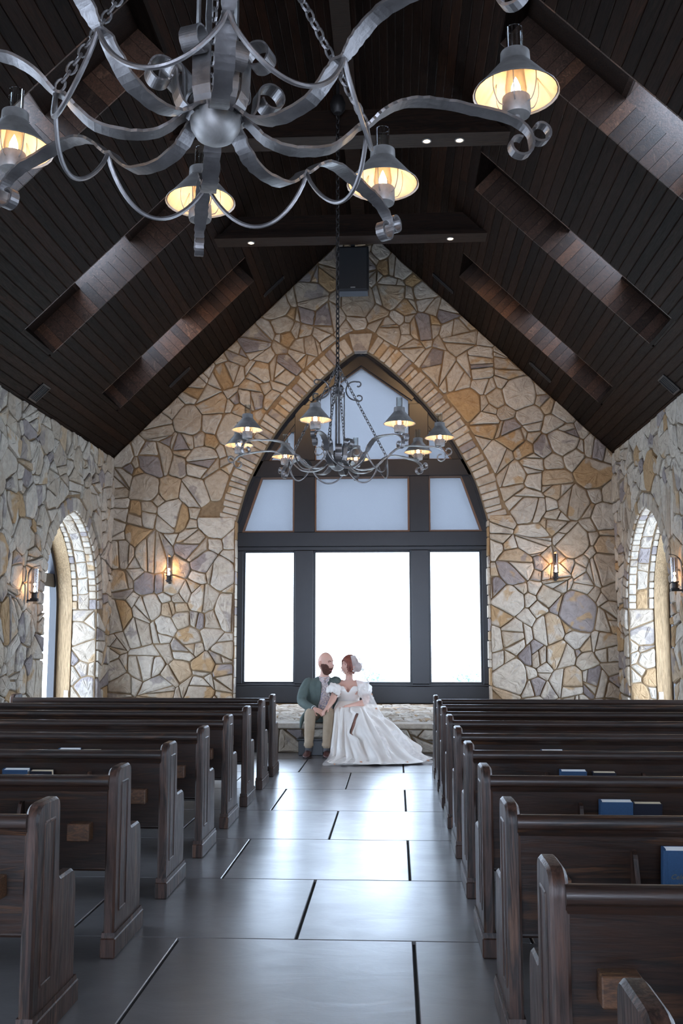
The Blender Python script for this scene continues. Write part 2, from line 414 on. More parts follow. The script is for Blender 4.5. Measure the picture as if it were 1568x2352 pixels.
def stone_shape(poly, rnd, proud=(.024, .062), gap=(.006, .014)):
    """stone as (verts in (u, v, n), faces)"""
    # drop tiny edges
    p = []
    for q in poly:
        if not p or math.hypot(q[0] - p[-1][0], q[1] - p[-1][1]) > .02: p.append(q)
    if len(p) > 3 and math.hypot(p[0][0] - p[-1][0], p[0][1] - p[-1][1]) < .02: p.pop()
    if len(p) < 3: return None
    p = offset_poly(p, -rnd.uniform(*gap))
    if area2(p) < .0025: return None
    size = math.sqrt(area2(p)); p = round_poly(p, [rnd.choice((.04, .08, .12, .2)) * size * rnd.uniform(.7, 1.2) for _ in p], 2)
    if size > .2:      # ragged edges
        q = []
        for i in range(len(p)):
            a, b = p[i], p[(i + 1) % len(p)]; q.append(a); L = math.hypot(b[0] - a[0], b[1] - a[1])
            if L > .12: k = rnd.uniform(-.012, .008); q.append(((a[0] + b[0]) / 2 + (b[1] - a[1]) / L * k, (a[1] + b[1]) / 2 - (b[0] - a[0]) / L * k))
        p = q
    n = len(p); h = rnd.uniform(*proud); ins = min(.022, size * .14); tilt = (rnd.uniform(-.05, .05), rnd.uniform(-.05, .05))
    cx, cy = sum(a for a, _ in p) / n, sum(b for _, b in p) / n
    def up(a, b): return h + (a - cx) * tilt[0] + (b - cy) * tilt[1]
    V = [(a, b, -.02) for a, b in p] + [(a, b, max(.006, up(a, b) - ins * rnd.uniform(.5, .9))) for a, b in p]
    top = [(cx + (a - cx) * (1 - ins / size * 1.7), cy + (b - cy) * (1 - ins / size * 1.7)) for a, b in p]
    V += [(a, b, up(a, b) + rnd.uniform(-.005, .005)) for a, b in top]
    mid = [(cx + (a - cx) * .5, cy + (b - cy) * .5) for a, b in p]
    V += [(a, b, up(a, b) + rnd.uniform(-.006, .010)) for a, b in mid]
    V.append((cx + rnd.uniform(-.2, .2) * size, cy + rnd.uniform(-.2, .2) * size, h + rnd.uniform(-.004, .010))); F = []
    for k in range(3):
        for i in range(n): F.append((k * n + i, k * n + (i + 1) % n, (k + 1) * n + (i + 1) % n, (k + 1) * n + i))
    for i in range(n): F.append((3 * n + i, 3 * n + (i + 1) % n, 4 * n))
    return V, F
def lay_stones(parent, cl, fn, seed, rank, flip=False, keep=300, part='stone', stuffname='small_stones', tones=None, **kw):
    """each stone an object of its own; beyond `keep` (or rank<=0) they join one stuff part"""
    rnd = random.Random(seed); L = []
    for (s, poly) in cl:
        g = stone_shape(poly, rnd, **kw); t = rnd.random()
        if tones: t = rnd.choice(tones) + rnd.uniform(0, .015)
        if g: L.append((rank(s, area2(poly)), g, t))
    L.sort(key=lambda q: -q[0]); rest = MB()
    for i, (rk, (V, F), t) in enumerate(L):
        W = [fn(*p) for p in V]
        if flip: F = [tuple(reversed(f)) for f in F]
        if i < keep and rk > 0: set_tone(mesh_obj(part, W, F, M['stone'], parent), t)
        else: rest.tone = t; rest.add(W, F)
    if rest.v:
        o = rest.build(stuffname, M['stone'], parent, fix=False, tone=True); tag(o, kind='stuff')
def arc_outline(cx, hw, spring, apex, base, n=14):
    """pointed arch with straight jambs: list of (u, v) from left foot over the apex to right foot"""
    H = apex - spring; Rr = (hw * hw + H * H) / (2 * hw); pts = []
    a1 = math.asin(min(1, H / Rr)); right = [(cx + hw - Rr + Rr * math.cos(a1 * k / n), spring + Rr * math.sin(a1 * k / n)) for k in range(n + 1)]
    left = [(2 * cx - x, y) for x, y in right]
    return [(cx - hw, base)] + left + right[::-1][1:] + [(cx + hw, base)]
# altar window outline (measured: slightly flatter than a full pointed arch)
def bulge_outline(cx, hw, spring, base, half, off=0):
    pts = [(hw, spring)] + half; P = [Vector((a, b)) for a, b in pts]
    s = spline([(a, b, 0) for a, b in pts], 4); r = [(cx + q.x, q.y) for q in s]
    l = [(2 * cx - x, y) for x, y in r]
    out = [(cx - hw, base)] + l + r[::-1][1:] + [(cx + hw, base)]
    return out
HALF = [(2.07, 4.27), (1.85, 4.74), (1.59, 5.20), (1.34, 5.55), (1.08, 5.86), (.82, 6.14), (.55, 6.40), (.30, 6.61), (.10, 6.75), (0, 6.79)]
WHW, WSPRING, PLAT = 2.255, 3.62, .395
ARCH = bulge_outline(SX, WHW, WSPRING, PLAT, HALF)
def ccw(p): return p if area2(p) > 0 else p[::-1]
def push(outl, d):
    """offset an open outline outward"""
    n = len(outl); out = []
    for i in range(n):
        a, b = Vector(outl[max(i - 1, 0)]), Vector(outl[min(i + 1, n - 1)]); t = (b - a).normalized(); nn = Vector((-t.y, t.x)); out.append((outl[i][0] + nn.x * d, outl[i][1] + nn.y * d))
    return out
VL = .33     # voussoir length
ARCH_UP = [p for p in ARCH if p[1] >= WSPRING - .01]
ARCH_OUT = push(ARCH_UP, VL + .02)
EX_WIN = ccw(offset_poly(ccw(ARCH), .015)); EX_VOU = ccw(ARCH_OUT)

def wall_columns(mb, u0, u1, base, topf, holes, fn, step=.25):
    """wall plane with arched holes, built in upright strips; holes = list of outlines (left foot ... right foot)"""
    us = {round(u0, 4), round(u1, 4)}; k = u0
    while k < u1: us.add(round(k, 4)); k += step
    for h in holes:
        for p in h: us.add(round(p[0], 4))
    us = sorted(u for u in us if u0 - 1e-6 <= u <= u1 + 1e-6)
    def hole_top(h, u):
        up = [p for p in h]
        for i in range(len(up) - 1):
            a, b = up[i], up[i + 1]
            if a[0] - 1e-9 <= u <= b[0] + 1e-9 and b[0] - a[0] > 1e-6: return a[1] + (b[1] - a[1]) * (u - a[0]) / (b[0] - a[0])
        return None
    for a, b in zip(us, us[1:]):
        if b - a < 1e-5: continue
        m = (a + b) / 2; za = zb = base; e = (b - a) * .001
        for h in holes:
            if h[0][0] < m < h[-1][0]: za = hole_top(h, a + e) or base; zb = hole_top(h, b - e) or base
        mb.add([fn(a, za), fn(b, zb), fn(b, topf(b)), fn(a, topf(a))], [(0, 1, 2, 3)])
        for h in holes:      # sill below
            if h[0][0] < m < h[-1][0] and h[0][1] > base + .01: mb.add([fn(a, base), fn(b, base), fn(b, h[0][1]), fn(a, h[0][1])], [(0, 1, 2, 3)])
def reveal(mb, outl, fn, d0, d1):
    n = len(outl); V = [fn(a, b, d0) for a, b in outl] + [fn(a, b, d1) for a, b in outl]
    mb.add(V, [(i, i + 1, n + i + 1, n + i) for i in range(n - 1)])

# ---- altar wall
fF = lambda u, v, n=0: (u, D - n, v)
mb = MB(); wall_columns(mb, XL - .7, XR + .7, -.1, lambda u: max(EAVE - .3, roof_z(u) + .02), [ARCH], lambda a, b: fF(a, b, 0))
wall_columns(mb, XL - .7, XR + .7, -.1, lambda u: max(EAVE - .3, roof_z(u) + .5), [ARCH], lambda a, b: fF(a, b, -.45)); reveal(mb, ARCH, fF, 0, -.45)
wall_front = tag(mb.build('wall_front', M['mortar']), 'stone altar wall with a tall pointed window opening', kind='structure')
gable = [(XL, 0), (XR, 0), (XR, EAVE), (XC, APEX), (XL, EAVE)]
cl = cells(gable, [EX_WIN, EX_VOU], 11)
def rk_front(s, a):
    if s[1] < .35: return 0
    return a
lay_stones(wall_front, cl, fF, 5, rk_front)
def voussoirs(parent, outl, fn, seed, flip, length, depth, th=(.085, .15), key=True, part='arch_stone', proud=(.02, .04)):
    """wedge stones around an arch; outl without the straight jambs"""
    rnd = random.Random(seed); cum = [0]
    for a, b in zip(outl, outl[1:]): cum.append(cum[-1] + math.hypot(b[0] - a[0], b[1] - a[1]))
    def at(s):
        s = min(max(s, 0), cum[-1])
        for i in range(len(cum) - 1):
            if s <= cum[i + 1] + 1e-9:
                t = (s - cum[i]) / max(1e-9, cum[i + 1] - cum[i]); a, b = Vector(outl[i]), Vector(outl[i + 1]); return a.lerp(b, t)
    def nrm(s):
        t = (at(min(s + .12, cum[-1])) - at(max(s - .12, 0))).normalized(); return Vector((-t.y, t.x))
    L = cum[-1]; s = 0; segs = []; kw = .15
    while s < L / 2 - (kw if key else 0) - .04:
        e = min(s + rnd.uniform(*th), L / 2 - (kw if key else 0))
        if L / 2 - (kw if key else 0) - e < .05: e = L / 2 - (kw if key else 0)
        segs.append((s, e)); s = e
    segs += ([(L / 2 - kw, L / 2 + kw)] if key else []); s = L / 2 + (kw if key else 0)
    while s < L - .02:
        e = min(s + rnd.uniform(*th), L)
        if L - e < .05: e = L
        segs.append((s, e)); s = e
    for (a, b) in segs:
        g = .008; iskey = key and a < L / 2 < b; ln = length * rnd.uniform(.84, 1.05) + (.06 if iskey else 0); h = rnd.uniform(*proud)
        p0, p1 = at(a + g), at(b - g); n0, n1 = nrm(a), nrm(b)
        if iskey: n0 = (n0 + Vector((-.10, 1)) * 2).normalized(); n1 = (n1 + Vector((.10, 1)) * 2).normalized()
        j = [rnd.uniform(-.012, .012) for _ in range(4)]
        q = [p0 + n0 * (.002 + abs(j[0])), p1 + n1 * (.002 + abs(j[1])), p1 + n1 * (ln + j[2]), p0 + n0 * (ln + j[3])]
        q = round_poly([tuple(x) for x in q], .022, 2)
        if area2(q) < 0: q = q[::-1]
        m = MB(); m.prism(q, lambda u, v, n: fn(u, v, n), -depth, h + .0, .014)
        o = m.build(part, M['stone'], parent); set_tone(o, rnd.choice([.02, .1, .2, .32, .38, .5, .62, .65, .9, .35]) + rnd.uniform(0, .02))
voussoirs(wall_front, ARCH_UP, fF, 3, False, VL, .20)
# jamb blocks inside the straight part of the opening
rnd = random.Random(8)
for sgn in (-1, 1):
    z = PLAT
    while z < WSPRING - .05:
        e = min(z + rnd.uniform(.12, .34), WSPRING); x = SX + sgn * WHW; m = MB()
        m.cbox(min(x, x - sgn * rnd.uniform(.015, .035)), max(x, x + sgn * .02), D - .02, D + .21, z + .008, e - .008, .008)
        set_tone(m.build('jamb_stone', M['stone'], wall_front), rnd.random()); z = e

# ---- side walls (mortar plane, reveals, stones)
def side_arch(yc, off=0): return arc_outline(yc, SW_HW, SW_SPRING, SW_APEX, 0)
def side_wall(name, X, sgn, seed, text):
    """sgn=+1: room lies towards +x"""
    fn = lambda u, v, n=0: (X + sgn * n, u, v)
    holes = [side_arch(c) for c in sorted(SIDE_WIN)]
    mb = MB(); wall_columns(mb, YB - .3, D + .2, -.1, lambda u: EAVE + .02, holes, lambda a, b: fn(a, b, 0)); wall_columns(mb, YB - .3, D + .2, -.1, lambda u: EAVE - .1, holes, lambda a, b: fn(a, b, -TW))
    for h in holes: reveal(mb, h, fn, 0, -TW)
    wl = tag(mb.build(name, M['mortar']), text, kind='structure')
    yc = SIDE_WIN[0]; arch = side_arch(yc); up = [p for p in arch if p[1] >= SW_SPRING - .01]
    ex = [ccw(offset_poly(ccw(arch), .01)), ccw(push(up, .27))]
    a2 = side_arch(SIDE_WIN[1]); up2 = [p for p in a2 if p[1] >= SW_SPRING - .01]; ex += [ccw(offset_poly(ccw(a2), .01)), ccw(push(up2, .27))]
    cl = cells([(9.0, 0), (D, 0), (D, EAVE), (9.0, EAVE)], ex, seed)
    def rk(s, a): return a / s[0] ** 2 if (s[0] > 12.1 and s[1] > .45) else 0
    lay_stones(wl, cl, fn, seed + 1, rk, flip=sgn < 0)
    voussoirs(wl, up, fn, seed + 2, sgn < 0, .25, .22, (.10, .18), key=False)
    voussoirs(wl, up2, fn, seed + 2, sgn < 0, .25, .22, (.10, .18), key=False)
    # reveal of the opening near the altar: unrolled strip, u = depth into the wall, v = length along the outline from the far foot
    far = arch[::-1]; cum = [0]
    for a, b in zip(far, far[1:]): cum.append(cum[-1] + math.hypot(b[0] - a[0], b[1] - a[1]))
    def roll(d, s, n):
        s = min(max(s, 0), cum[-1] - 1e-6)
        for i in range(len(cum) - 1):
            if s <= cum[i + 1]:
                t = (s - cum[i]) / (cum[i + 1] - cum[i]); a, b = Vector(far[i]), Vector(far[i + 1]); p = a.lerp(b, t); tt = (b - a).normalized()
                q = p + Vector((-tt.y, tt.x)) * n; return fn(q.x, q.y, -d)
    tot = cum[-1]; half = SW_SPRING + (tot - 2 * SW_SPRING) / 2 + .5
    cl = cells([(.0, 0), (.42, 0), (.42, SW_SPRING), (.0, SW_SPRING)], [], seed + 3, rs=((.15, .2, .4), (.09, .12, .4), (.06, .08, .4)))
    cl += cells([(.13, SW_SPRING), (.32, SW_SPRING), (.32, half), (.13, half)], [], seed + 4, rs=((.10, .14, .5), (.06, .08, .4)))
    lay_stones(wl, cl, roll, seed + 5, lambda s, a: a if s[1] > .4 else 0, flip=sgn < 0, part='reveal_stone', proud=(.012, .03))
    r2 = random.Random(seed + 9)
    for (d0, d1) in ((.0, .13), (.33, .43)):
        s = SW_SPRING
        while s < half:
            e = s + r2.uniform(.10, .19); m = MB(); q = round_poly([(d0 + .006, s + .008), (d1 - .006, s + .008), (d1 - .006, e - .008), (d0 + .006, e - .008)], .02, 2)
            m.prism(q, roll, -.02, r2.uniform(.015, .03), .01); set_tone(m.build('reveal_block', M['stone'], wl), r2.choice([.05, .2, .35, .45, .62, .85, .9]) + r2.uniform(0, .02)); s = e
    return wl
wall_left = side_wall('wall_left', XL, 1, 101, 'field stone side wall on the groom\'s side with arched windows')
wall_right = side_wall('wall_right', XR, -1, 151, 'field stone side wall on the bride\'s side with arched windows')
# ---- unseen rear wall; its wide opening is added to fill the nave with daylight
mb = MB(); rear = [(XC - 2.7, 0), (XC - 2.7, 3.4), (XC, 4.6), (XC + 2.7, 3.4), (XC + 2.7, 0)]
wall_columns(mb, XL - .7, XR + .7, -.1, lambda u: max(EAVE - .3, roof_z(u) + .02), [rear], lambda a, b: (a, YB, b)); reveal(mb, rear, lambda a, b, d: (a, YB - d, b), 0, .3)
wall_back = tag(mb.build('wall_back', M['plaster']), 'plain rear wall with a wide glazed entrance', kind='structure')

# ---- floor of big scored slabs
mb = MB(); mb.box(XL - .8, XR + .8, YB - .4, D + .5, -.2, -.018); floor = tag(mb.build('floor', M['joint']), 'polished grey concrete floor scored into large slabs', kind='structure')
rnd = random.Random(4); TWD, TDP = 1.216, 1.283; ry = 5.366 - TDP * 7; row = 0
while ry < D - .05:
    off = -.525 if (row % 2 == 1) else -1.133
    k = -5
    while off + k * TWD < XR:
        a, b = max(XL - .1, off + k * TWD), min(XR + .1, off + (k + 1) * TWD); y1 = min(ry + TDP, D)
        if b - a > .05:
            g = .007; m = MB(); m.cbox(a + g, b - g, ry + g * .5, y1 - g * .5, -.04, 0, .004); m.build('floor_slab', M['floor'], floor)
        k += 1
    ry += TDP; row += 1

# ---- ceiling: boarded slopes with skylight wells
def slope_pt(side, dx, y, n): # dx = distance from the ridge line, n = height along the outward normal
    L = math.hypot(1, SLOPE); return Vector((XC + side * (dx + n * SLOPE / L), y, APEX - SLOPE * dx + n / L))
ceiling = empty('ceiling'); tag(ceiling, 'dark stained timber ceiling boarded lengthwise with skylight wells', kind='structure')
LS = math.hypot(1, SLOPE); rnd = random.Random(21); BW = .133; WD = .40; WS = 1.0
def slab(mb, side, a0, a1, y0, y1, n0, n1):
    v = [slope_pt(side, a, y, n) for a in (a0, a1) for y in (y0, y1) for n in (n0, n1)]
    mb.add(v, [(0, 1, 3, 2), (4, 6, 7, 5), (0, 4, 5, 1), (2, 3, 7, 6), (0, 2, 6, 4), (1, 5, 7, 3)])
def board(mb, side, a0, a1, y0, y1, n0, n1, c=.006):
    """board with chamfered long edges on the room side (n1 < n0)"""
    s = [(a0, n0), (a1, n0), (a1, n1 + c), (a1 - c, n1), (a0 + c, n1), (a0, n1 + c)]
    v = [slope_pt(side, a, y, n) for y in (y0, y1) for a, n in s]; k = 6
    mb.add(v, [tuple(range(k)), tuple(range(2 * k - 1, k - 1, -1))] + [(i, k + i, k + (i + 1) % k, (i + 1) % k) for i in range(k)])
for side in (-1, 1):
    deck = MB(); ys = [YB - .3]
    for a, b in sorted(WELLS): ys += [a, b]
    ys.append(D + .45); A0, A1 = -.02, HW + .9
    slab(deck, side, A0, WELL_X[0], YB - .3, D + .45, .025, .14); slab(deck, side, WELL_X[1], A1, YB - .3, D + .45, .025, .14)
    for i in range(0, len(ys), 2): slab(deck, side, WELL_X[0], WELL_X[1], ys[i], ys[i + 1], .025, .14)
    deck.build('roof_deck', M['beam'], ceiling)
    a = 0.0
    while a < HW + .02:
        b = min(a + BW / LS, HW + .12); cut = a < WELL_X[1] - .01 and b > WELL_X[0] + .01
        # boards run along the nave and are cut at the wells
        stops = [YB, D]
        if cut:
            stops = [YB]
            for p, q in sorted(WELLS): stops += [p, q]
            stops.append(D)
            segs = [(stops[i], stops[i + 1]) for i in range(0, len(stops), 2)]
        else: j = rnd.uniform(3, 14); segs = [(YB, j), (j, D)]
        for y0, y1 in segs:
            if y1 < 2.0: continue
            aa = max(a, WELL_X[1]) if (cut and b > WELL_X[1]) else a; bb = min(b, WELL_X[0]) if (cut and a < WELL_X[0] and False) else b
            m = MB(); board(m, side, a + .0012, b - .0012, max(y0, 1.0) + .001, y1 - .001, .025, rnd.uniform(-.001, .001)); set_tone(m.build('plank', M['plank'], ceiling), rnd.random())
        a = b
    # wells: boarded sides, sky glazing over part of the top
    for (y0, y1) in WELLS:
        wl = empty('skylight_well', parent=ceiling)
        vis = y0 > 8
        for yy, t in ((y1 - .02, .02), (y0, .02)):
            a = WELL_X[0]
            while a < WELL_X[1] - .01:
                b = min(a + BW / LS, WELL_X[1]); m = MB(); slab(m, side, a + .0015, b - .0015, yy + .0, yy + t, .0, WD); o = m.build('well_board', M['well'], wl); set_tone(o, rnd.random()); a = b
        m = MB(); slab(m, side, WELL_X[0] - .1, WELL_X[1] + .1, y1 + .0, y1 + .06, .14, WD + .06); slab(m, side, WELL_X[0] - .1, WELL_X[1] + .1, y0 - .06, y0, .14, WD + .06); m.build('well_backing', M['beam'], wl)  # unseen backing added to stop daylight leaking between the boards
        m = MB(); slab(m, side, WELL_X[0] - .03, WELL_X[0], y0, y1, .0, WD); slab(m, side, WELL_X[1], WELL_X[1] + .03, y0, y1, 0, WD); set_tone(m.build('well_end', M['plank'], wl), .2)
        g0, g1 = WELL_X[0] + .95, WELL_X[1] - .62
        m = MB(); slab(m, side, WELL_X[0] - .1, g0, y0 - .1, y1 + .1, WD, WD + .06); slab(m, side, g1, WELL_X[1] + .1, y0 - .1, y1 + .1, WD, WD + .06); m.build('well_cover', M['beam'], wl)
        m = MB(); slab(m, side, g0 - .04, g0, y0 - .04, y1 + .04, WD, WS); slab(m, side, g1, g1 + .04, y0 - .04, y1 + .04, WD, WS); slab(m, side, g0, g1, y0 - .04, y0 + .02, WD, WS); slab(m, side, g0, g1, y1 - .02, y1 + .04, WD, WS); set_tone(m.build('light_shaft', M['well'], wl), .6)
        m = MB(); slab(m, side, g0, g1, y0 - .05, y1 + .05, WS + .02, WS + .025); m.build('skylight_pane', M['glass'], wl)
        c = slope_pt(side, (g0 + g1) / 2, (y0 + y1) / 2, WS + .06); dn = slope_pt(side, 2, 0, 0) - slope_pt(side, 2, 0, 1)
        l = bpy.data.lights.new('daylight_portal', 'AREA'); l.shape = 'RECTANGLE'; l.size = (g1 - g0) * LS; l.size_y = y1 - y0; l.cycles.is_portal = True
        po = bpy.data.objects.new('daylight_portal', l); COL.objects.link(po); po.location = c; po.rotation_euler = dn.to_track_quat('-Z', 'Y').to_euler()
m = MB(); m.box(XC - .12, XC + .12, YB, D, APEX - .14, APEX + .02); m.build('ridge_board', M['beam'], ceiling)
# solid roof above the rear and any cracks at ridge
m = MB(); m.box(XC - .4, XC + .4, YB - .3, D + .45, APEX + .05, APEX + .3); m.build('ridge_cap', M['beam'], ceiling)

# collar beams with lit downlights
def collar(y, label):
    z0, z1 = 7.28, 7.62; t = empty('collar_beam', (XC, y, z0)); tag(t, label, 'beam')
    def half(z): return (APEX - z) / SLOPE
    for nm, za, zb, ya, yb in (('lower_board', 0, .07, -.16, .16), ('beam', .07, .34, -.12, .12)):
        m = MB(); a, b = half(z0 + za) + .05, half(z0 + zb) + .05
        m.add([(-a, ya, za), (a, ya, za), (b, ya, zb), (-b, ya, zb), (-a, yb, za), (a, yb, za), (b, yb, zb), (-b, yb, zb)], [(0, 1, 2, 3), (7, 6, 5, 4), (0, 4, 5, 1), (2, 6, 7, 3), (1, 5, 6, 2), (0, 3, 7, 4)])
        m.build(nm, M['beam'], t)
    return t
tb = collar(13.86, 'dark timber collar beam with the loudspeaker just behind it'); tb2 = collar(10.98, 'dark timber collar beam carrying small downlights and a chandelier chain')
for x, by, nm, e in ((1.02, 10.98, 'small lit downlight under the collar beam, nearer the chandelier chain of its pair', 40), (1.40, 10.98, 'small lit downlight under the collar beam, at the outer end of its pair', 40),
                    (-1.45, 13.86, 'small wall-washing downlight under the collar beam by the loudspeaker, groom\'s side', 200), (1.45, 13.86, 'small wall-washing downlight under the collar beam by the loudspeaker, bride\'s side', 200)):  # this pair is unseen, added to warm the upper altar wall
    dl = empty('downlight', (XC + x, by, 7.28)); tag(dl, nm, 'downlight', 'downlights under the collar beams')
    m = MB(); m.lathe([(.055, 0), (.055, -.012), (.04, -.012), (.04, 0)], 16); m.build('trim_ring', M['pewter'], dl)
    m = MB(); m.lathe([(.04, -.004), (.0, -.004)], 16); m.build('lens', glow('downlight_lens', (1, .7, .4), 12), dl)
    l = bpy.data.lights.new('downlight_beam', 'SPOT'); l.energy = e; l.color = (1, .62, .30); l.spot_size = R(95); l.spot_blend = 1; l.shadow_soft_size = .04
    q = bpy.data.objects.new('downlight_beam', l); COL.objects.link(q); q.parent = dl; q.location = (0, 0, -.02); q.rotation_euler = (Vector((SX + x * .8, D, 4.6 if e > 100 else 1.0)) - Vector((XC + x, by, 7.28))).to_track_quat('-Z', 'Y').to_euler()

# ---- altar window: heavy dark timbers, glass below, screened panes above
FY = D + .20     # front face of the frame
win = empty('window_1', (0, 0, 0)); tag(win, 'tall pointed altar window in dark timber frame', kind='structure')
def archx(z):    # half width of the opening at height z
    pts = [p for p in ARCH if p[0] >= SX]
    for (a, b) in zip(pts, pts[1:]):
        lo, hi = min(a[1], b[1]), max(a[1], b[1])
        if lo <= z <= hi and hi > lo: return (a[0] + (b[0] - a[0]) * (z - a[1]) / (b[1] - a[1])) - SX
    return WHW if z < WSPRING else 0
def fbox(name, x0, x1, z0, z1, y0=0, y1=.22, b=.008, m=None): q = MB(); q.cbox(x0, x1, FY + y0, FY + y1, z0, z1, b); return q.build(name, m or M['frame'], win)
fbox('sill_beam', SX - WHW - .03, SX + WHW + .03, PLAT, .69, -.04)
fbox('sill_ledge', SX - WHW - .02, SX + WHW + .02, .69, .73, -.02)
fbox('head_beam', SX - WHW - .03, SX + WHW + .03, 3.18, 3.44, -.05)
fbox('head_board', SX - WHW - .02, SX + WHW + .02, 3.11, 3.18, -.02)
fbox('transom_beam', SX - archx(4.47) - .02, SX + archx(4.47) + .02, 4.46, 4.76, -.04)
MX = [(-1.82, -1.45), (.27, .62)]
for x0, x1 in MX:
    fbox('post', x0 + .02, x1 - .02, .73, 3.11, -.03); fbox('post', x0 + .0, x1 - .0, 3.44, 4.46, -.02)
    top = 5.45; fbox('post', x0, x1, 4.76, top + .35, -.02)
for s in (-1, 1):
    x = SX + s * WHW; fbox('side_post', min(x, x - s * .11), max(x, x - s * .11), .73, 3.11)
# inner sash frames of the lower lights
def sash(x0, x1, z0, z1, w=.035):
    for (a, b, c, d) in ((x0, x0 + w, z0, z1), (x1 - w, x1, z0, z1), (x0 + w, x1 - w, z0, z0 + w), (x0 + w, x1 - w, z1 - w, z1)): fbox('sash', a, b, c, d, .05, .14, .005)
LOW = [(-2.745, -1.80), (-1.47, .29), (.60, 1.545)]
for x0, x1 in LOW:
    sash(x0, x1, .73, 3.11); q = MB(); q.box(x0 + .02, x1 - .02, FY + .09, FY + .10, .75, 3.09); q.build('pane', M['glass'], win)
# screened panes: bead border around a stretched screen
def screened(poly, bw=.055):
    poly = ccw(poly); q = MB(); inn = offset_poly(poly, -bw); n = len(poly)
    for d0, d1 in ((.03, .10),):
        for i in range(n):
            j = (i + 1) % n; P = [poly[i], poly[j], inn[j], inn[i]]; q.prism(P, lambda a, b, d: (a, FY + d, b), d1, d0)
    q.build('bead', M['bead'], win)
    mesh_obj('sun_screen', [(a, FY + .08, b) for a, b in inn], [tuple(range(len(inn)))], M['screen'], win)
    q = MB(); q.prism(inn, lambda a, b, d: (a, FY + d, b), .15, .145); q.build('pane', M['glass'], win)
screened([(-2.81, 3.42), (-1.80, 3.42), (-1.80, 4.48), (-2.45, 4.48)]); screened([(-1.48, 3.42), (.29, 3.42), (.29, 4.48), (-1.48, 4.48)]); screened([(.59, 3.42), (1.60, 3.42), (1.235, 4.48), (.59, 4.48)])
screened([(-1.48, 4.73), (.31, 4.73), (.31, 5.90), (SX + .0, 6.56), (-1.48, 5.92)], .05)
screened([(-2.36, 4.73), (-1.79, 4.73), (-1.79, 5.52)], .05); screened([(.59, 4.73), (1.11, 4.73), (.59, 5.46)], .05)
# timber filling between the panes and the curved stone arch
def filler(pts): q = MB(); q.prism(ccw(pts), lambda a, b, d: (a, FY + d, b), .2, .0); q.build('arch_filler', M['frame'], win)
def side_curve(s, z0, z1, n=7): return [(SX + s * (archx(z0 + (z1 - z0) * k / n) + .03), z0 + (z1 - z0) * k / n) for k in range(n + 1)]
filler([(-2.43, 4.48), (-2.79, 3.42)] + side_curve(-1, 3.44, 4.46)); filler([(1.58, 3.42), (1.21, 4.48)] + side_curve(1, 3.44, 4.46)[::-1])
filler([(-1.80, 5.48), (-2.33, 4.73)] + side_curve(-1, 4.76, 5.55)); filler([(.60, 5.42), (1.08, 4.73)] + side_curve(1, 4.76, 5.50))
for s in (-1, 1):
    # raking rafters above the pentagon pane
    A, B = (SX + s * .93, 5.86), (SX, 6.53)
    c = side_curve(s, 5.3, 6.72, 9)
    pts = [(SX + s * .86, 5.3), (SX + s * .86, 5.88), (SX, 6.50), (SX, 6.82)] + c[::-1]
    q = MB(); q.prism(ccw(pts), lambda a, b, d: (a, FY + d, b), .2, .02); q.build('arch_filler', M['frame'], win)
    d = Vector((B[0] - A[0], 0, B[1] - A[1])).normalized(); n = Vector((-d.z * -s, 0, d.x * -s)); n = Vector((-d.z, 0, d.x)); n = n if n.z > 0 else -n
    q = MB(); a, b = Vector((A[0], FY - .03, A[1])), Vector((B[0], FY - .03, B[1])); V = []
    for p in (a, b):
        for k, y in ((0, 0), (0, .12), (.13, .12), (.13, 0)): V.append(p + n * k + Vector((0, y, 0)))
    q.add(V, [(0, 1, 2, 3), (7, 6, 5, 4)] + [(i, 4 + i, 4 + (i + 1) % 4, (i + 1) % 4) for i in range(4)]); q.build('rafter', M['frame'], win)
    # curved rim timber against the stone
    cc = [p for p in ARCH if (p[0] - SX) * s >= -1e-6 and p[1] > 3.4]; q = MB(); path = [(p[0] - 0, FY + .02, p[1]) for p in cc]
    q.ribbon(path, (0, 1, 0), .12, .09); q.build('arch_rim', M['frame'], win)

# ---- side windows
def side_window(nm, X, sgn, yc, detail):
    t = empty(nm); tag(t, 'narrow arched side window with dark frame deep in the stone wall', kind='structure')
    dp = X - sgn * (TW - .08); o = side_arch(yc); q = MB()
    path = [(dp, a, b) for a, b in o]; q.ribbon(path, (1, 0, 0), .12, .26); q.build('frame', M['frame'], t)
    q = MB(); q.box(dp - .045, dp + .045, yc - SW_HW, yc + SW_HW, 2.40, 2.62); q.build('transom', M['frame'], t)
    q = MB(); q.prism(ccw(o), lambda a, b, d: (dp + d, a, b), 0, .006); q.build('pane', M['glass'], t)
    if detail:
        # tan timber lining between the frame and the stone
        q = MB(); path = [(dp + sgn * .18, a, b) for a, b in push(o, -.02)]; q.ribbon(path, (1, 0, 0), .24, .03); q.build('jamb_lining', M['jamb'], t)
n = 2
for i, yc in enumerate(SIDE_WIN):
    for X, s in ((XL, 1), (XR, -1)): side_window('window_%d' % n, X, s, yc, i < 2); n += 1  # only the altar-end pair is in view; the others are added to light the room
rw = empty('window_%d' % n); tag(rw, 'wide glazed entrance in the rear wall', kind='structure')
for x in (-2.65, -.9, .9, 2.65): q = MB(); q.box(XC + x - .07, XC + x + .07, YB - .2, YB - .08, 0, 4.55 - abs(x) * .45); q.build('mullion', M['frame'], rw)
q = MB(); q.box(XC - 2.7, XC + 2.7, YB - .2, YB - .08, 2.4, 2.55); q.build('transom', M['frame'], rw)

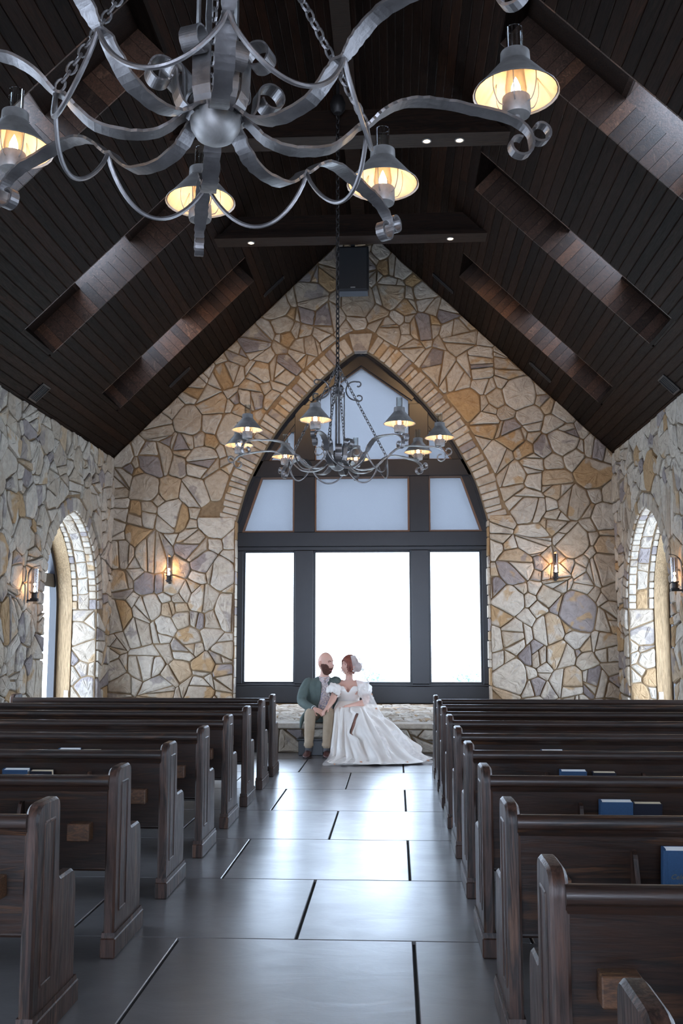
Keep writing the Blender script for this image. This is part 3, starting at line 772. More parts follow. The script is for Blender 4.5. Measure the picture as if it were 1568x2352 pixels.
# ---- stone platform under the window
PY = 13.72
plat = tag(empty('altar_platform', (0, 0, 0)), 'low stone platform with flagstone top below the altar window', 'platform')
m = MB(); m.box(XL + .08, XR - .08, PY + .03, D - .1, 0, PLAT - .03); m.build('platform_core', M['mortar'], plat)
cl = cells([(XL + .09, .0), (XR - .09, .0), (XR - .09, PLAT - .075), (XL + .09, PLAT - .075)], [], 61, rs=((.17, .22, .4), (.11, .14, .4), (.06, .09, .4)))
lay_stones(plat, cl, lambda u, v, n: (u, PY + .03 - n, v), 62, lambda s, a: a if -2.2 < s[0] < 1.2 else 0, part='face_stone')
rnd = random.Random(63); x = XL + .09
while x < XR - .15:
    e = min(x + rnd.uniform(.5, 1.1), XR - .09); m = MB(); m.cbox(x + .006, e - .006, PY - .035, PY + .32, PLAT - .07, PLAT - .002, .012); set_tone(m.build('edge_slab', M['stone'], plat), rnd.choice([.02, .2, .37, .65])); x = e
cl = cells([(XL + .09, PY + .33), (XR - .09, PY + .33), (XR - .09, D - .07), (XL + .09, D - .07)], [], 64, rs=((.24, .32, .4), (.15, .2, .4), (.07, .1, .4)))
lay_stones(plat, cl, lambda u, v, n: (u, v, PLAT - .03 + n), 65, lambda s, a: a if -2.6 < s[0] < 1.5 else 0, part='flagstone', proud=(.022, .030), tones=(.02, .17, .2, .25, .43, .46, .61, .65, .94, .35))

# ================================================================== CHANDELIERS
def polar(a, r, z): return Vector((r * math.cos(a), r * math.sin(a), z))
ARM = [(.07, .03), (.12, .0), (.165, -.045), (.23, -.075), (.31, -.082), (.41, -.062), (.48, -.005), (.515, .034), (.545, .042), (.565, .06), (.605, .10), (.67, .142), (.75, .162), (.85, .163), (.95, .153), (1.05, .142), (1.125, .118), (1.168, .080), (1.178, .035)]
def chain_links(mb, a, b, link=.052, wire=.0048, sag=.0):
    a, b = Vector(a), Vector(b); L = (b - a).length; n = max(2, int(L / (link * .74))); ax = (b - a).normalized()
    u = ax.orthogonal().normalized(); v = ax.cross(u)
    for i in range(n):
        c = a.lerp(b, (i + .5) / n) - Vector((0, 0, sag * 4 * ((i + .5) / n) * (1 - (i + .5) / n))); side = u if i % 2 else v; pts = []
        for k in range(10):
            t = 2 * math.pi * k / 10; pts.append(c + ax * (math.cos(t) * link * .5) + side * (math.sin(t) * link * .28))
        mb.tube(pts, wire, 5, closed=True)
BULBS = []
def lamp_proto():
    """oil-lamp style light; origin on the arm"""
    t = MB(); t.lathe([(.012, -.012), (.012, .012), (.05, .014), (.05, .014), (.054, .03), (.052, .085), (.046, .085), (.044, .075), (.0, .075)], 20); burner = t.build('lamp', M['pewter'], None, smooth=True)
    m = MB(); m.lathe([(.158, .105), (.06, .222), (.057, .228), (.055, .268), (.045, .272)], 28); m.lathe([(.158, .105), (.162, .101), (.160, .108), (.158, .105)], 28); sh = m.build('shade', M['pewter'], burner, smooth=True, fix=False)
    m = MB(); m.lathe([(.153, .106), (.056, .220), (.045, .268)], 28); m.build('shade_lining', M['shade_in'], burner, smooth=True)
    m = MB(); m.lathe([(.036, .086), (.042, .12), (.036, .17), (.031, .22), (.031, .372), (.0285, .372), (.0285, .22), (.034, .17), (.039, .12), (.033, .088)], 18, close=True); m.build('glass_chimney', M['chimney'], burner, smooth=True)
    m = MB()
    for k in range(6):
        a = k * math.pi / 3 + .3; m.tube(spline([polar(a, .052, .05), polar(a, .072, .06), polar(a, .088, .10), polar(a, .092, .145), polar(a, .088, .18)], 4), .0022, 5)
    m.build('guard_wires', M['pewter'], burner, smooth=True)
    m = MB(); m.lathe([(.0, .078), (.012, .08), (.019, .105), (.017, .13), (.008, .155), (.0, .172)], 12); m.build('bulb', M['bulb'], burner, smooth=True)
    for k in range(3): m = MB(); m.lathe([(.0, .0), (.004, .002), (.0, .005)], 6, polar(k * 2.1, .061, .222)); m.build('rivet', M['pewter'], burner)
    return burner
LAMP_W = 9.0
def add_lamp(proto, first, parent, loc, light_at):
    o = proto if first else proto.copy()
    if first: o.parent = parent
    else:
        COL.objects.link(o); o.parent = parent
        for ch in proto.children:
            c = ch.copy(); COL.objects.link(c); c.parent = o
    o.location = loc
    l = bpy.data.lights.new('bulb_light', 'POINT'); l.energy = LAMP_W; l.color = (1, .66, .38); l.shadow_soft_size = .02
    q = bpy.data.objects.new('bulb_light', l); COL.objects.link(q); q.parent = o; q.location = (0, 0, .118)
PROTO = lamp_proto(); PF = [True]
def scroll(c, r0, turns, a0, dirn, n=22, grow=.0):
    """flat spiral points in (r, z) around c, opening from the centre outwards"""
    out = []
    for i in range(n + 1):
        t = i / n; a = a0 + dirn * turns * 2 * math.pi * t; r = r0 * (.42 + .58 * t) ; out.append((c[0] + r * math.cos(a), c[1] + r * math.sin(a)))
    return out
def chandelier(cx, cy, cz, ang0, ztop, label):
    t = empty('chandelier', (cx, cy, cz)); tag(t, label, 'chandelier', 'wrought iron chandeliers hung along the nave')
    m = MB(); m.lathe([(.0, -.10), (.035, -.096), (.065, -.078), (.086, -.045), (.092, -.005), (.086, .02), (.07, .035), (.0, .035)], 24, (0, 0, .015)); m.build('ball', M['pewter'], t, smooth=True)
    m = MB(); m.tube([(.1 * math.cos(a), .1 * math.sin(a), .075) for a in [2 * math.pi * k / 24 for k in range(24)]], .008, 6, closed=True); m.build('hub_ring', M['iron'], t, smooth=True)
    notch = []
    for k in range(8):
        a = ang0 + k * math.pi / 4; side = Vector((-math.sin(a), math.cos(a), 0))
        pts = spline([polar(a, r, z) for r, z in ARM], 4); m = MB(); w = []
        for p in pts:
            r = math.hypot(p.x, p.y); w.append(.062 * (1 - .42 * math.exp(-((r - .54) / .03) ** 2)) * (1 if r < 1.02 else max(.62, 1 - (r - 1.02) * 2)))
        m.ribbon(pts, side, w, .011, .10, 31 + k); arm = m.build('arm', M['iron'], t)
        notch.append(polar(a, .545, .042))
        # two end scrolls
        m = MB(); c = (1.128, .029); sp = [(c[0] + .05 * math.cos(R(10 - 300 * i / 18)) * (1 - .45 * i / 18), c[1] + .05 * math.sin(R(10 - 300 * i / 18)) * (1 - .45 * i / 18)) for i in range(19)]
        m.ribbon([polar(a, r, z) for r, z in sp], side, .04, .010, .05, k); m.build('scroll', M['iron'], arm)
        m = MB(); c = (1.21, .09); sp = [(1.170, .065)] + [(c[0] + .045 * math.cos(R(215 + 310 * i / 18)) * (1 - .4 * i / 18), c[1] + .045 * math.sin(R(215 + 310 * i / 18)) * (1 - .4 * i / 18)) for i in range(19)]
        m.ribbon([polar(a, r, z) for r, z in sp], side, .04, .010, .05, k); m.build('scroll', M['iron'], arm)
        # inner scroll rising from the hub, curling outward
        hi = .075 if k % 2 else 0.0; ro = -.035 if k % 2 else .0; cr = .055
        sp = [(.085, .0), (.125 + ro, .03), (.145 + ro, .075), (.150 + ro, .115 + hi)] + [(.150 + ro + cr - cr * math.cos(R(350 * i / 18)) * (1 - .38 * i / 18) - cr * .1 * i / 18, .125 + hi + cr * math.sin(R(350 * i / 18)) * (1 - .38 * i / 18)) for i in range(1, 19)]
        m = MB(); m.ribbon(spline([polar(a + .25, r, z) for r, z in sp], 2), Vector((-math.sin(a + .25), math.cos(a + .25), 0)), .068, .007, .03, k); m.build('inner_scroll', M['iron'], t)
        add_lamp(PROTO, PF[0], t, polar(a, 1.12, .135), None); PF[0] = False
    for k in range(8):
        p, q = notch[k], notch[(k + 1) % 8]; m = MB(); pts = []
        a = ang0 + (k + .5) * math.pi / 4
        for i in range(25):
            s = i / 24; b = p.lerp(q, s); f = 4 * s * (1 - s); pts.append(b + Vector((math.cos(a), math.sin(a), 0)) * (.045 * f) + Vector((0, 0, -.185 * (f ** .8))))
        m.tube(pts, .0085, 7); m.build('swag_rod', M['iron'], t, smooth=True)
    CT = .80     # crown height above the ball
    for k in range(4):
        a = ang0 + .4 + k * math.pi / 2; m = MB(); m.ribbon([polar(a, .075, .02 + (CT - .02) * i / 20) for i in range(21)], (-math.sin(a), math.cos(a), 0), .022, .008, .12, k); m.build('stay_bar', M['iron'], t)
        m = MB(); c = (.20, CT + .02)
        sp = [(c[0] + .105 * math.cos(R(h)) , c[1] + .105 * math.sin(R(h))) for h in range(75, 300, 15)]
        top = [(.235 + .028 * math.cos(R(110 - h)), CT + .098 + .028 * math.sin(R(110 - h))) for h in range(0, 260, 26)][::-1]
        bot = [(.245 + .032 * math.cos(R(250 + h)), CT - .062 + .032 * math.sin(R(250 + h))) for h in range(0, 280, 28)]
        m.tube(spline([polar(a, r, z) for r, z in top + sp + bot], 2), .008, 6); m.build('crown_scroll', M['iron'], t, smooth=True)
        m = MB(); b = ang0 + k * math.pi / 2; chain_links(m, (0, 0, CT + .30), polar(b, .54, .055)); m.build('stay_chain', M['iron'], t)
    m = MB(); m.lathe([(.0, CT - .07), (.06, CT - .07), (.075, CT - .04), (.05, CT), (.075, CT + .035), (.05, CT + .07), (.02, CT + .09), (.018, CT + .12), (.0, CT + .12)], 20); m.build('crown', M['iron'], t, smooth=True)
    m = MB(); chain_links(m, (0, 0, CT + .1), (0, 0, ztop - cz), link=.075, wire=.007); m.build('hanging_chain', M['iron_dark'], t)
    m = MB(); m.lathe([(.0, 0), (.05, .0), (.085, .05), (.09, .12), (.06, .2), (.0, .2)], 16, (0, 0, ztop - cz)); m.tube([(0, 0, ztop - cz + .15), (0, 0, ztop - cz + .36)], .02, 8)
    m.build('ceiling_mount', M['iron_dark'], t, smooth=True)
    return t
chandelier(XC, 10.72, 3.44, R(-8), 7.50, 'wrought iron lamp chandelier hanging over the front pews before the altar window')
near = chandelier(XC, 3.275, 3.352, R(14), 8.68, 'wrought iron lamp chandelier hanging over the aisle between the rearmost pews'); near.rotation_euler.x = R(-1.8)   # hangs a touch crooked
for y, z0, z1 in ((10.72, 7.83, 9.08), (3.28, 9.01, 9.08)):
    pass

# ================================================================== WALL SCONCES
def sconce(loc, rz, label):
    """origin on the wall face at the foot of the back strap; light stands off towards local -y"""
    t = empty('wall_sconce', loc, rz); tag(t, label, 'sconce', 'candle wall sconces')
    m = MB(); pts = [(0, -.02, 0), (0, -.02, .30), (0, -.024, .40), (0, -.05, .46), (0, -.11, .50), (0, -.18, .515)]
    m.ribbon(spline(pts, 5), (1, 0, 0), [.05] * 18 + [.05 - .006 * i for i in range(8)], .008); m.build('back_strap', M['iron_dark'], t)
    m = MB(); m.cbox(-.03, .03, -.17, -.015, .02, .045, .005); m.build('bracket', M['iron_dark'], t)
    m = MB(); m.lathe([(.0, .045), (.055, .045), (.058, .06), (.040, .066), (.038, .13), (.054, .136), (.054, .146), (.0, .146)], 18, (0, -.115, 0)); m.build('candle_cup', M['iron_dark'], t, smooth=True)
    m = MB(); m.lathe([(.046, .147), (.046, .47), (.043, .47), (.043, .147)], 20, (0, -.115, 0), close=True); m.build('glass_cylinder', M['smoke'], t, smooth=True)
    m = MB(); m.lathe([(.0, .148), (.012, .15), (.018, .175), (.013, .2), (.004, .225), (.0, .235)], 12, (0, -.115, 0)); m.build('bulb', M['bulb'], t, smooth=True)
    l = bpy.data.lights.new('sconce_light', 'POINT'); l.energy = 9; l.color = (1, .62, .30); l.shadow_soft_size = .02
    q = bpy.data.objects.new('sconce_light', l); COL.objects.link(q); q.parent = t; q.location = (0, -.115, .26)
sconce((-4.02, D - .055, 2.50), 0, 'black candle sconce on the altar wall beside the groom\'s side pews')
sconce((2.80, D - .055, 2.53), 0, 'black candle sconce on the altar wall beside the bride\'s side pews')
sconce((XL + .055, 13.50, 2.02), R(90), 'black candle sconce on the stone pier of the side wall near the groom')
sconce((XR - .055, 13.50, 2.14), R(-90), 'black candle sconce on the stone pier of the side wall near the bride')

# ================================================================== LOUDSPEAKER, VENTS, OUTLETS
sp = empty('loudspeaker', (-.60, 14.42, 6.68)); tag(sp, 'tall black loudspeaker hanging under the ridge before the altar wall', 'loudspeaker')
m = MB(); m.cbox(-.235, .235, -.10, .16, 0, .70, .015); m.build('cabinet', M['black_paint'], sp)
m = MB(); m.cbox(-.215, .215, -.118, -.10, .02, .68, .012); m.build('grille', M['black'], sp)
m = MB(); m.box(-.035, .035, -.121, -.117, .045, .058); m.build('badge', mat('silver_badge', (.6, .6, .6), .3, .8), sp)
m = MB(); m.box(-.03, .03, -.40, .1, .70, .72); m.box(-.03, .03, -.40, -.38, .62, .74); m.build('mount_bracket', M['black_paint'], sp)
def vent(side, dx, y, w, l, label):
    n = slope_pt(side, 2, 0, 1) - slope_pt(side, 2, 0, 0); t = empty('ceiling_vent', slope_pt(side, dx, y, -.004)); tag(t, label, 'vent', 'black ceiling vents')
    ax = (slope_pt(side, 3, 0, 0) - slope_pt(side, 2, 0, 0)).normalized(); t.matrix_world = Matrix.Translation(slope_pt(side, dx, y, -.004)) @ Matrix((ax, Vector((0, 1, 0)), n if ax.cross(Vector((0, 1, 0))).dot(n) > 0 else -n)).transposed().to_4x4()
    s = -1 if ax.cross(Vector((0, 1, 0))).dot(n) > 0 else 1
    m = MB()
    for a, b, c, d in ((-l / 2, l / 2, -w / 2, -w / 2 + .02), (-l / 2, l / 2, w / 2 - .02, w / 2), (-l / 2, -l / 2 + .02, -w / 2, w / 2), (l / 2 - .02, l / 2, -w / 2, w / 2)): m.box(a, b, c, d, min(0, s * .012), max(0, s * .012))
    m.build('vent_frame', M['black_paint'], t); k = 5
    for i in range(k):
        m = MB(); c = -w / 2 + .02 + (w - .04) * (i + .5) / k; m.box(-l / 2 + .02, l / 2 - .02, c - .004, c + .004, min(0, s * .008), max(0, s * .008)); m.build('vent_slat', M['black_paint'], t)
    m = MB(); m.box(-l / 2 + .01, l / 2 - .01, -w / 2 + .01, w / 2 - .01, min(0, s * .002), max(0, s * .002)); m.build('vent_back', M['black'], t)
for sd, who in ((-1, 'groom'), (1, 'bride')):
    vent(sd, 4.35, 13.40, .30, .30, 'square black vent low on the %s\'s side ceiling above the stone wall' % who)
    vent(sd, 3.16, 16.98, .13, .50, 'slim black vent by the altar wall low on the %s\'s side ceiling' % who)
    vent(sd, 1.50, 16.95, .13, .50, 'slim black vent by the altar wall high on the %s\'s side ceiling' % who)

# ================================================================== PEWS
LBK = [3.90, 5.01, 6.12, 7.23, 8.32, 9.38, 10.42, 11.36]
RBK = [1.80, 2.90, 4.00, 5.11, 6.23, 7.31, 8.42, 9.42, 10.40, 11.30]
PL = 3.05     # pew length
END = round_poly([(0, 0), (0, .905), (.262, .905), (.275, .572), (.47, .572), (.497, .50), (.505, 0)], [0, .075, .05, .03, .05, .05, 0], 5)
def pew_proto(s):
    """s=+1: pew runs towards +x from the aisle end at x=0"""
    t = empty('pew', (0, 0, 0)); fx = lambda d: s * d
    def bx(x0, x1): return (min(s * x0, s * x1), max(s * x0, s * x1))
    for nm, x0 in (('end_panel', 0.008), ('end_panel', PL - .062)):
        m = MB(); q = END if area2(END) > 0 else END[::-1]; b = .010; inn = offset_poly(q, -b); n = len(q); rings = [(inn, 0), (q, b), (q, .054 - b), (inn, .054)]
        V = [(s * (x0 + d), y, z) for pl, d in rings for y, z in pl]; F = []
        for i in range(3):
            for k in range(n): F.append((i * n + k, i * n + (k + 1) % n, (i + 1) * n + (k + 1) % n, (i + 1) * n + k))
        F += [tuple(range(n - 1, -1, -1)), tuple(3 * n + k for k in range(n))]; m.add(V, F); e = m.build(nm, M['pew_z'], t, smooth=True)
        p = MB(); a, b2 = bx(x0 - .010, x0 + .064); p.cbox(a, b2, -.012, .545, 0, .095, .006); p.build('plinth', M['pew_x'] if False else M['pew_z'], e)
        p = MB(); a, b2 = bx(x0 - .006, x0 + .060)
        p.prism([(-.006, .095), (.53, .095), (.515, .118), (.0, .118)], lambda y, z, d: (d, y, z), a, b2); p.build('plinth_moulding', M['pew_z'], e)
        xo = x0 if nm == 'end_panel' and x0 < 1 else x0 + .054; sg = -1 if x0 < 1 else 1
        rect = round_poly([(.075, .20), (.205, .20), (.205, .83), (.075, .83)], .012, 2); p = MB()
        outer = rect; inner = offset_poly(rect, -.014); n2 = len(rect)
        # raised moulding line around a shallow field
        V = []
        for pl, d in ((outer, 0), (offset_poly(rect, -.004), .0035), (offset_poly(rect, -.010), .0035), (inner, .0005)): V += [(s * (xo + sg * d), y, z) for y, z in pl]
        F = [(i * n2 + k, i * n2 + (k + 1) % n2, (i + 1) * n2 + (k + 1) % n2, (i + 1) * n2 + k) for i in range(3) for k in range(n2)]
        p.add(V, F); p.build('panel_moulding', M['pew_z'], e)
    a, b = bx(.05, PL - .05)
    m = MB(); m.add([(x, y, z) for x in (a, b) for y, z in ((.055, .41), (.080, .41), (.035, .82), (.010, .82))], [(0, 1, 2, 3), (7, 6, 5, 4)] + [(i, 4 + i, 4 + (i + 1) % 4, (i + 1) % 4) for i in range(4)]); back = m.build('backrest', M['pew_x'], t, bevel=.003)
    prof = round_poly([(-.018, .815), (.045, .815), (.052, .845), (.03, .868), (-.008, .868), (-.022, .845)], .01, 3); m = MB(); m.prism(prof, lambda y, z, d: (d, y, z), a, b); m.build('top_rail', M['pew_x'], t, smooth=True)
    prof = [(.004, .79), (.02, .79), (.02, .815), (-.006, .815)]; m = MB(); m.prism(prof, lambda y, z, d: (d, y, z), a, b); m.build('rail_moulding', M['pew_x'], back)
    m = MB(); m.cbox(a, b, .055, .465, .395, .428, .01); m.build('seat', M['pew_x'], t)
    m = MB(); m.box(a, b, .40, .42, .33, .395); m.build('seat_apron', M['pew_x'], t)
    if True:
        m = MB(); c, d = bx(1.5, 1.54); m.box(c, d, .08, .45, 0, .395); m.build('centre_support', M['pew_z'], t)
    # book rack on the rear of the backrest
    for x0, x1 in ((.50, 1.06),):
        c, d = bx(x0, x1); k = MB(); k.cbox(c, d, -.062, .05, .515, .53, .003); rk = k.build('book_rack', M['pew_x'], t)
        k = MB(); k.cbox(c, d, -.068, -.056, .53, .585, .003); k.build('rack_rail', M['pew_x'], rk)
        for xx in (x0 - .018, x1):
            e, f = bx(xx, xx + .018); k = MB(); pr = round_poly([(.05, .50), (-.07, .50), (-.07, .60), (-.035, .68), (-.02, .74), (.035, .74)], [.0, .03, .03, .03, .03, 0], 3); k.prism(pr, lambda y, z, dd: (dd, y, z), e, f); k.build('rack_bracket', M['pew_z'], rk)
    m = MB(); c, d = bx(.135, .245); m.cbox(c, d, -.04, .045, .555, .64, .004); m.build('cup_block', M['block'], t)
    return t
ORD = ['back row', 'second', 'third', 'fourth', 'fifth', 'sixth', 'seventh', 'eighth', 'ninth', 'tenth']
for s, xe, rows, who in ((-1, -1.375, LBK, 'groom'), (1, .415, RBK, 'bride')):
    pr = pew_proto(s)
    for i, y in enumerate(rows):
        o = pr if i == 0 else copy_tree(pr); o.location = (xe, y, 0)
        k = len(rows) - 1 - i
        pos = 'the frontmost, facing the stone platform' if k == 0 else ('%s from the stone platform' % ['', 'second', 'third', 'fourth', 'fifth', 'sixth', 'seventh', 'eighth', 'ninth', 'tenth'][k])
        tag(o, 'dark oak pew on the %s\'s side of the aisle, %s' % (who, pos), 'pew', 'oak pews on the %s\'s side' % who)

# ================================================================== BOOKS IN THE RACKS
M['navy'] = noisy('blue_cloth_cover', (.010, .038, .092), (.015, .052, .118), 120, .6, .1, .001)
M['ink'] = mat('black_leather_cover', (.006, .007, .016), .45)
M['page'] = mat('white_pages', (.78, .76, .74), .8); M['page2'] = mat('cream_pages', (.72, .58, .40), .8); M['gilt'] = mat('gilt_lettering', (.13, .105, .06), .5, .3)
def text_mesh(name, txt, size, parent, loc, rot, mat_, shear=0, spacing=1):
    cu = bpy.data.curves.new(name, 'FONT'); cu.body = txt; cu.size = size; cu.align_x = 'CENTER'; cu.extrude = .0003; cu.shear = shear; cu.space_character = spacing; cu.resolution_u = 2
    o = bpy.data.objects.new(name, cu); COL.objects.link(o); dg = bpy.context.evaluated_depsgraph_get(); me = bpy.data.meshes.new_from_object(o.evaluated_get(dg)); bpy.data.objects.remove(o)
    me.materials.clear(); me.materials.append(mat_); q = bpy.data.objects.new(name, me); q.location = loc; q.rotation_euler = rot; return link(q, parent)
def book_proto(kind):
    hy = kind == 'hymnal'; W, H, T = (.156, .225, .050) if hy else (.138, .215, .040); c = M['navy'] if hy else M['ink']
    t = empty('hymnal' if hy else 'bible'); b = .003
    m = MB(); m.cbox(0, W, -T, -T + b, 0, H, .001); m.build('cover', c, t); m = MB(); m.cbox(0, W, -b, 0, 0, H, .001); m.build('cover', c, t)
    m = MB(); m.tube([(.004, -T / 2, .0), (.004, -T / 2, H)], T / 2, 12, up=(1, 0, 0)); 
    for v in m.v: v.x = .003 + (v.x - .004) * .28
    m.build('spine', c, t, smooth=True)
    m = MB(); m.box(.008, W - .004, -T + b, -b, .003, H - .0012); m.build('pages', M['page'] if hy else M['page2'], t)
    r = (math.pi / 2, 0, 0)
    if hy:
        m = MB(); m.box(.012, .014, -T - .0006, -T, 0, H); m.build('hinge_groove', M['navy'], t)
        text_mesh('title', 'Celebration', .027, t, (W * .56, -T - .0004, H * .52), r, M['gilt'], .35); text_mesh('title', 'HYMNAL', .018, t, (W * .6, -T - .0004, H * .40), r, M['gilt'], 0, 1.2)
    else:
        text_mesh('title', 'HOLY BIBLE', .0125, t, (W * .53, -T - .0004, H * .58), r, M['gilt'], 0, 1.1)
        m = MB(); e = .010; x, z = W * .53, H * .49
        for q in (((-e, -e), (-.2 * e, -e), (-e, .1 * e)), ((e, e), (.3 * e, e), (e, -.1 * e)), ((-e, e), (-e, .35 * e), (-.2 * e, .5 * e), (.1 * e, e)), ((e, -e), (e, -.35 * e), (.2 * e, -.2 * e), (0, -e)), ((-.25 * e, .3 * e), (-.45 * e, -.1 * e), (.1 * e, -.5 * e), (.4 * e, .2 * e))): m.prism([(x + a, z + b2) for a, b2 in q], lambda a, b2, d: (a, -T - d, b2), 0, .0005)
        m.build('emblem', M['gilt'], t)
    return t
PB = {k: book_proto(k) for k in ('hymnal', 'bible')}; used = {'hymnal': False, 'bible': False}
RANK = {6.12: 'sixth', 7.23: 'fifth', 8.32: 'fourth'}
BK = [(6.12, -2.378, 'hymnal'), (6.12, -2.214, 'bible'), (7.23, -2.415, 'hymnal'), (7.23, -2.25, 'bible'), (8.32, -2.408, 'hymnal'), (8.32, -2.252, 'hymnal'),
      (4.0, 1.001, 'hymnal'), (5.11, .989, 'hymnal'), (5.11, 1.149, 'bible'), (6.23, .978, 'hymnal'), (6.23, 1.17, 'bible'), (7.31, 1.019, 'hymnal'), (7.31, 1.305, 'bible'), (8.42, 1.006, 'hymnal')]
def ordn(y, rows): return ['', 'second', 'third', 'fourth', 'fifth', 'sixth', 'seventh', 'eighth', 'ninth', 'tenth'][len(rows) - 1 - rows.index(y)]
for y, x, kd in BK:
    o = PB[kd] if not used[kd] else copy_tree(PB[kd]); used[kd] = True; rows, who = (LBK, 'groom') if x < 0 else (RBK, 'bride')
    o.location = (x, y + .012 - .004, .5415); o.rotation_euler = (R(9), 0, 0)
    tag(o, ('blue clothbound hymnal' if kd == 'hymnal' else 'small black bible') + ' in the rack of the %s\'s side pew %s from platform' % (who, ordn(y, rows)) + (', aisle end' if (y, x) == (8.32, -2.252) else ', wall end' if (y, x) == (8.32, -2.408) else ''), 'book', 'books in the pew racks')

for X, s, w_ in ((XL, 1, 'groom'), (XR, -1, 'bride')):
    o = empty('outlet_plate', (X - s * .47, SIDE_WIN[0] + SW_HW - .05, .54)); tag(o, 'white outlet plate on the window lining of the %s\'s side wall' % w_, 'outlet', 'white outlet plates')
    m = MB(); m.cbox(-.036, .036, -.008, 0, 0, .115, .002); m.build('plate', M['white_plastic'], o)
    for z in (.03, .075): m = MB(); m.cbox(-.014, .014, -.010, -.007, z - .012, z + .016, .001); m.build('socket', M['white_plastic'], o)

# ================================================================== STEP BOX
st = empty('step_box', (-1.13, 13.54, 0)); tag(st, 'low black wooden step box on the floor behind the groom\'s shoes', 'step')
m = MB(); m.cbox(-.165, .165, -.115, .115, 0, .195, .006); m.build('box', M['black_paint'], st)
m = MB(); m.cbox(-.185, .185, -.135, .125, .195, .218, .005); m.build('tread', M['black_paint'], st)

# ================================================================== PEOPLE
V3 = Vector
def skin_mat(name, c, red):
    m = mat(name, c, .5, **{'Subsurface_Weight': .08}); t = NT(m); n = t.noise(t.coords(), 18, 3, .5)
    t.link(t.ramp(n, [(.3, c), (.75, red)]), t.b.inputs['Base Color']); t.b.inputs['Subsurface Radius'].default_value = (.01, .004, .002); return m
M['skin_m'] = skin_mat('fair_skin', (.66, .40, .31), (.70, .37, .29)); M['skin_f'] = skin_mat('rosy_skin', (.67, .41, .32), (.71, .40, .32))
def cloth(name, c0, c1, scale=6, rough=.85, bump=.35, dist=.02, **kw): return noisy(name, c0, c1, scale, rough, bump, dist, **kw)
M['jacket'] = cloth('sage_green_wool', (.080, .105, .098), (.115, .145, .132), 9, .9, .5, .02)
M['chino'] = cloth('khaki_cotton', (.36, .275, .19), (.44, .345, .25), 7, .85, .4, .02)
def print_mat():
    m = mat('floral_print_shirt', rough=.8); t = NT(m); co = t.coords(); a = t.noise(co, 70, 3, .6, 1.0); b = t.noise(co, 45, 2, .5, .8)
    c = t.ramp(a, [(.40, (.22, .20, .24)), (.47, (.62, .50, .47)), (.60, (.70, .60, .58))]); c = t.mix(t.ramp(b, [(.58, (0, 0, 0)), (.64, (1, 1, 1))]), c, (.30, .28, .38)); t.link(c, t.b.inputs['Base Color']); return m
M['shirt'] = print_mat(); M['white_shirt'] = mat('white_shirt_collar', (.68, .64, .64), .8)
M['shoe'] = noisy('oxblood_leather', (.055, .018, .016), (.085, .03, .026), 20, .4, .1); M['sole'] = mat('dark_sole', (.02, .012, .01), .7); M['sock'] = mat('grey_sock', (.10, .10, .11), .9); M['belt'] = mat('tan_leather', (.30, .13, .05), .5)
M['beard'] = noisy('auburn_beard', (.05, .018, .012), (.13, .045, .028), 90, .8, .8, .006); M['hair'] = noisy('auburn_hair', (.14, .035, .022), (.27, .075, .045), 26, .5, .7, .012)
M['eye'] = mat('dark_eye', (.03, .03, .035), .2); M['lip'] = mat('rose_lips', (.45, .12, .12), .5); M['teeth'] = mat('teeth', (.8, .78, .74), .4); M['gold'] = mat('gold', (.7, .45, .12), .3, .9)
def satin():
    m = mat('ivory_satin', (.86, .80, .75), .6); t = NT(m); n = t.noise(t.coords(), 5, 5, .6, .6); t.link(t.ramp(n, [(.3, (.84, .775, .715)), (.7, (.90, .855, .81))]), t.b.inputs['Base Color']); t.bump(n, .35, .02); return m
M['dress'] = satin()
def tulle(name, k):
    m = bpy.data.materials.new(name); m.use_nodes = True; t = NT(m); t.n.remove(t.b)
    tr = t.node('ShaderNodeBsdfTransparent'); df = t.node('ShaderNodeBsdfDiffuse'); df.inputs[0].default_value = (.90, .86, .83, 1); tl = t.node('ShaderNodeBsdfTranslucent'); tl.inputs[0].default_value = (.86, .83, .82, 1)
    a = t.node('ShaderNodeMixShader'); a.inputs[0].default_value = .4; t.link(df.outputs[0], a.inputs[1]); t.link(tl.outputs[0], a.inputs[2])
    b = t.node('ShaderNodeMixShader'); n = t.noise(t.coords(), 14, 3, .5); t.link(t.ramp(n, [(.3, (k - .1,) * 3), (.7, (k + .12,) * 3)]), b.inputs[0]); t.link(tr.outputs[0], b.inputs[1]); t.link(a.outputs[0], b.inputs[2])
    t.link(b.outputs[0], t.n['Material Output'].inputs[0]); return m
M['veil'] = tulle('veil_tulle', .55); M['lace'] = mat('white_lace', (.82, .78, .76), .8); M['peach'] = mat('peach_embroidery', (.62, .33, .20), .8)

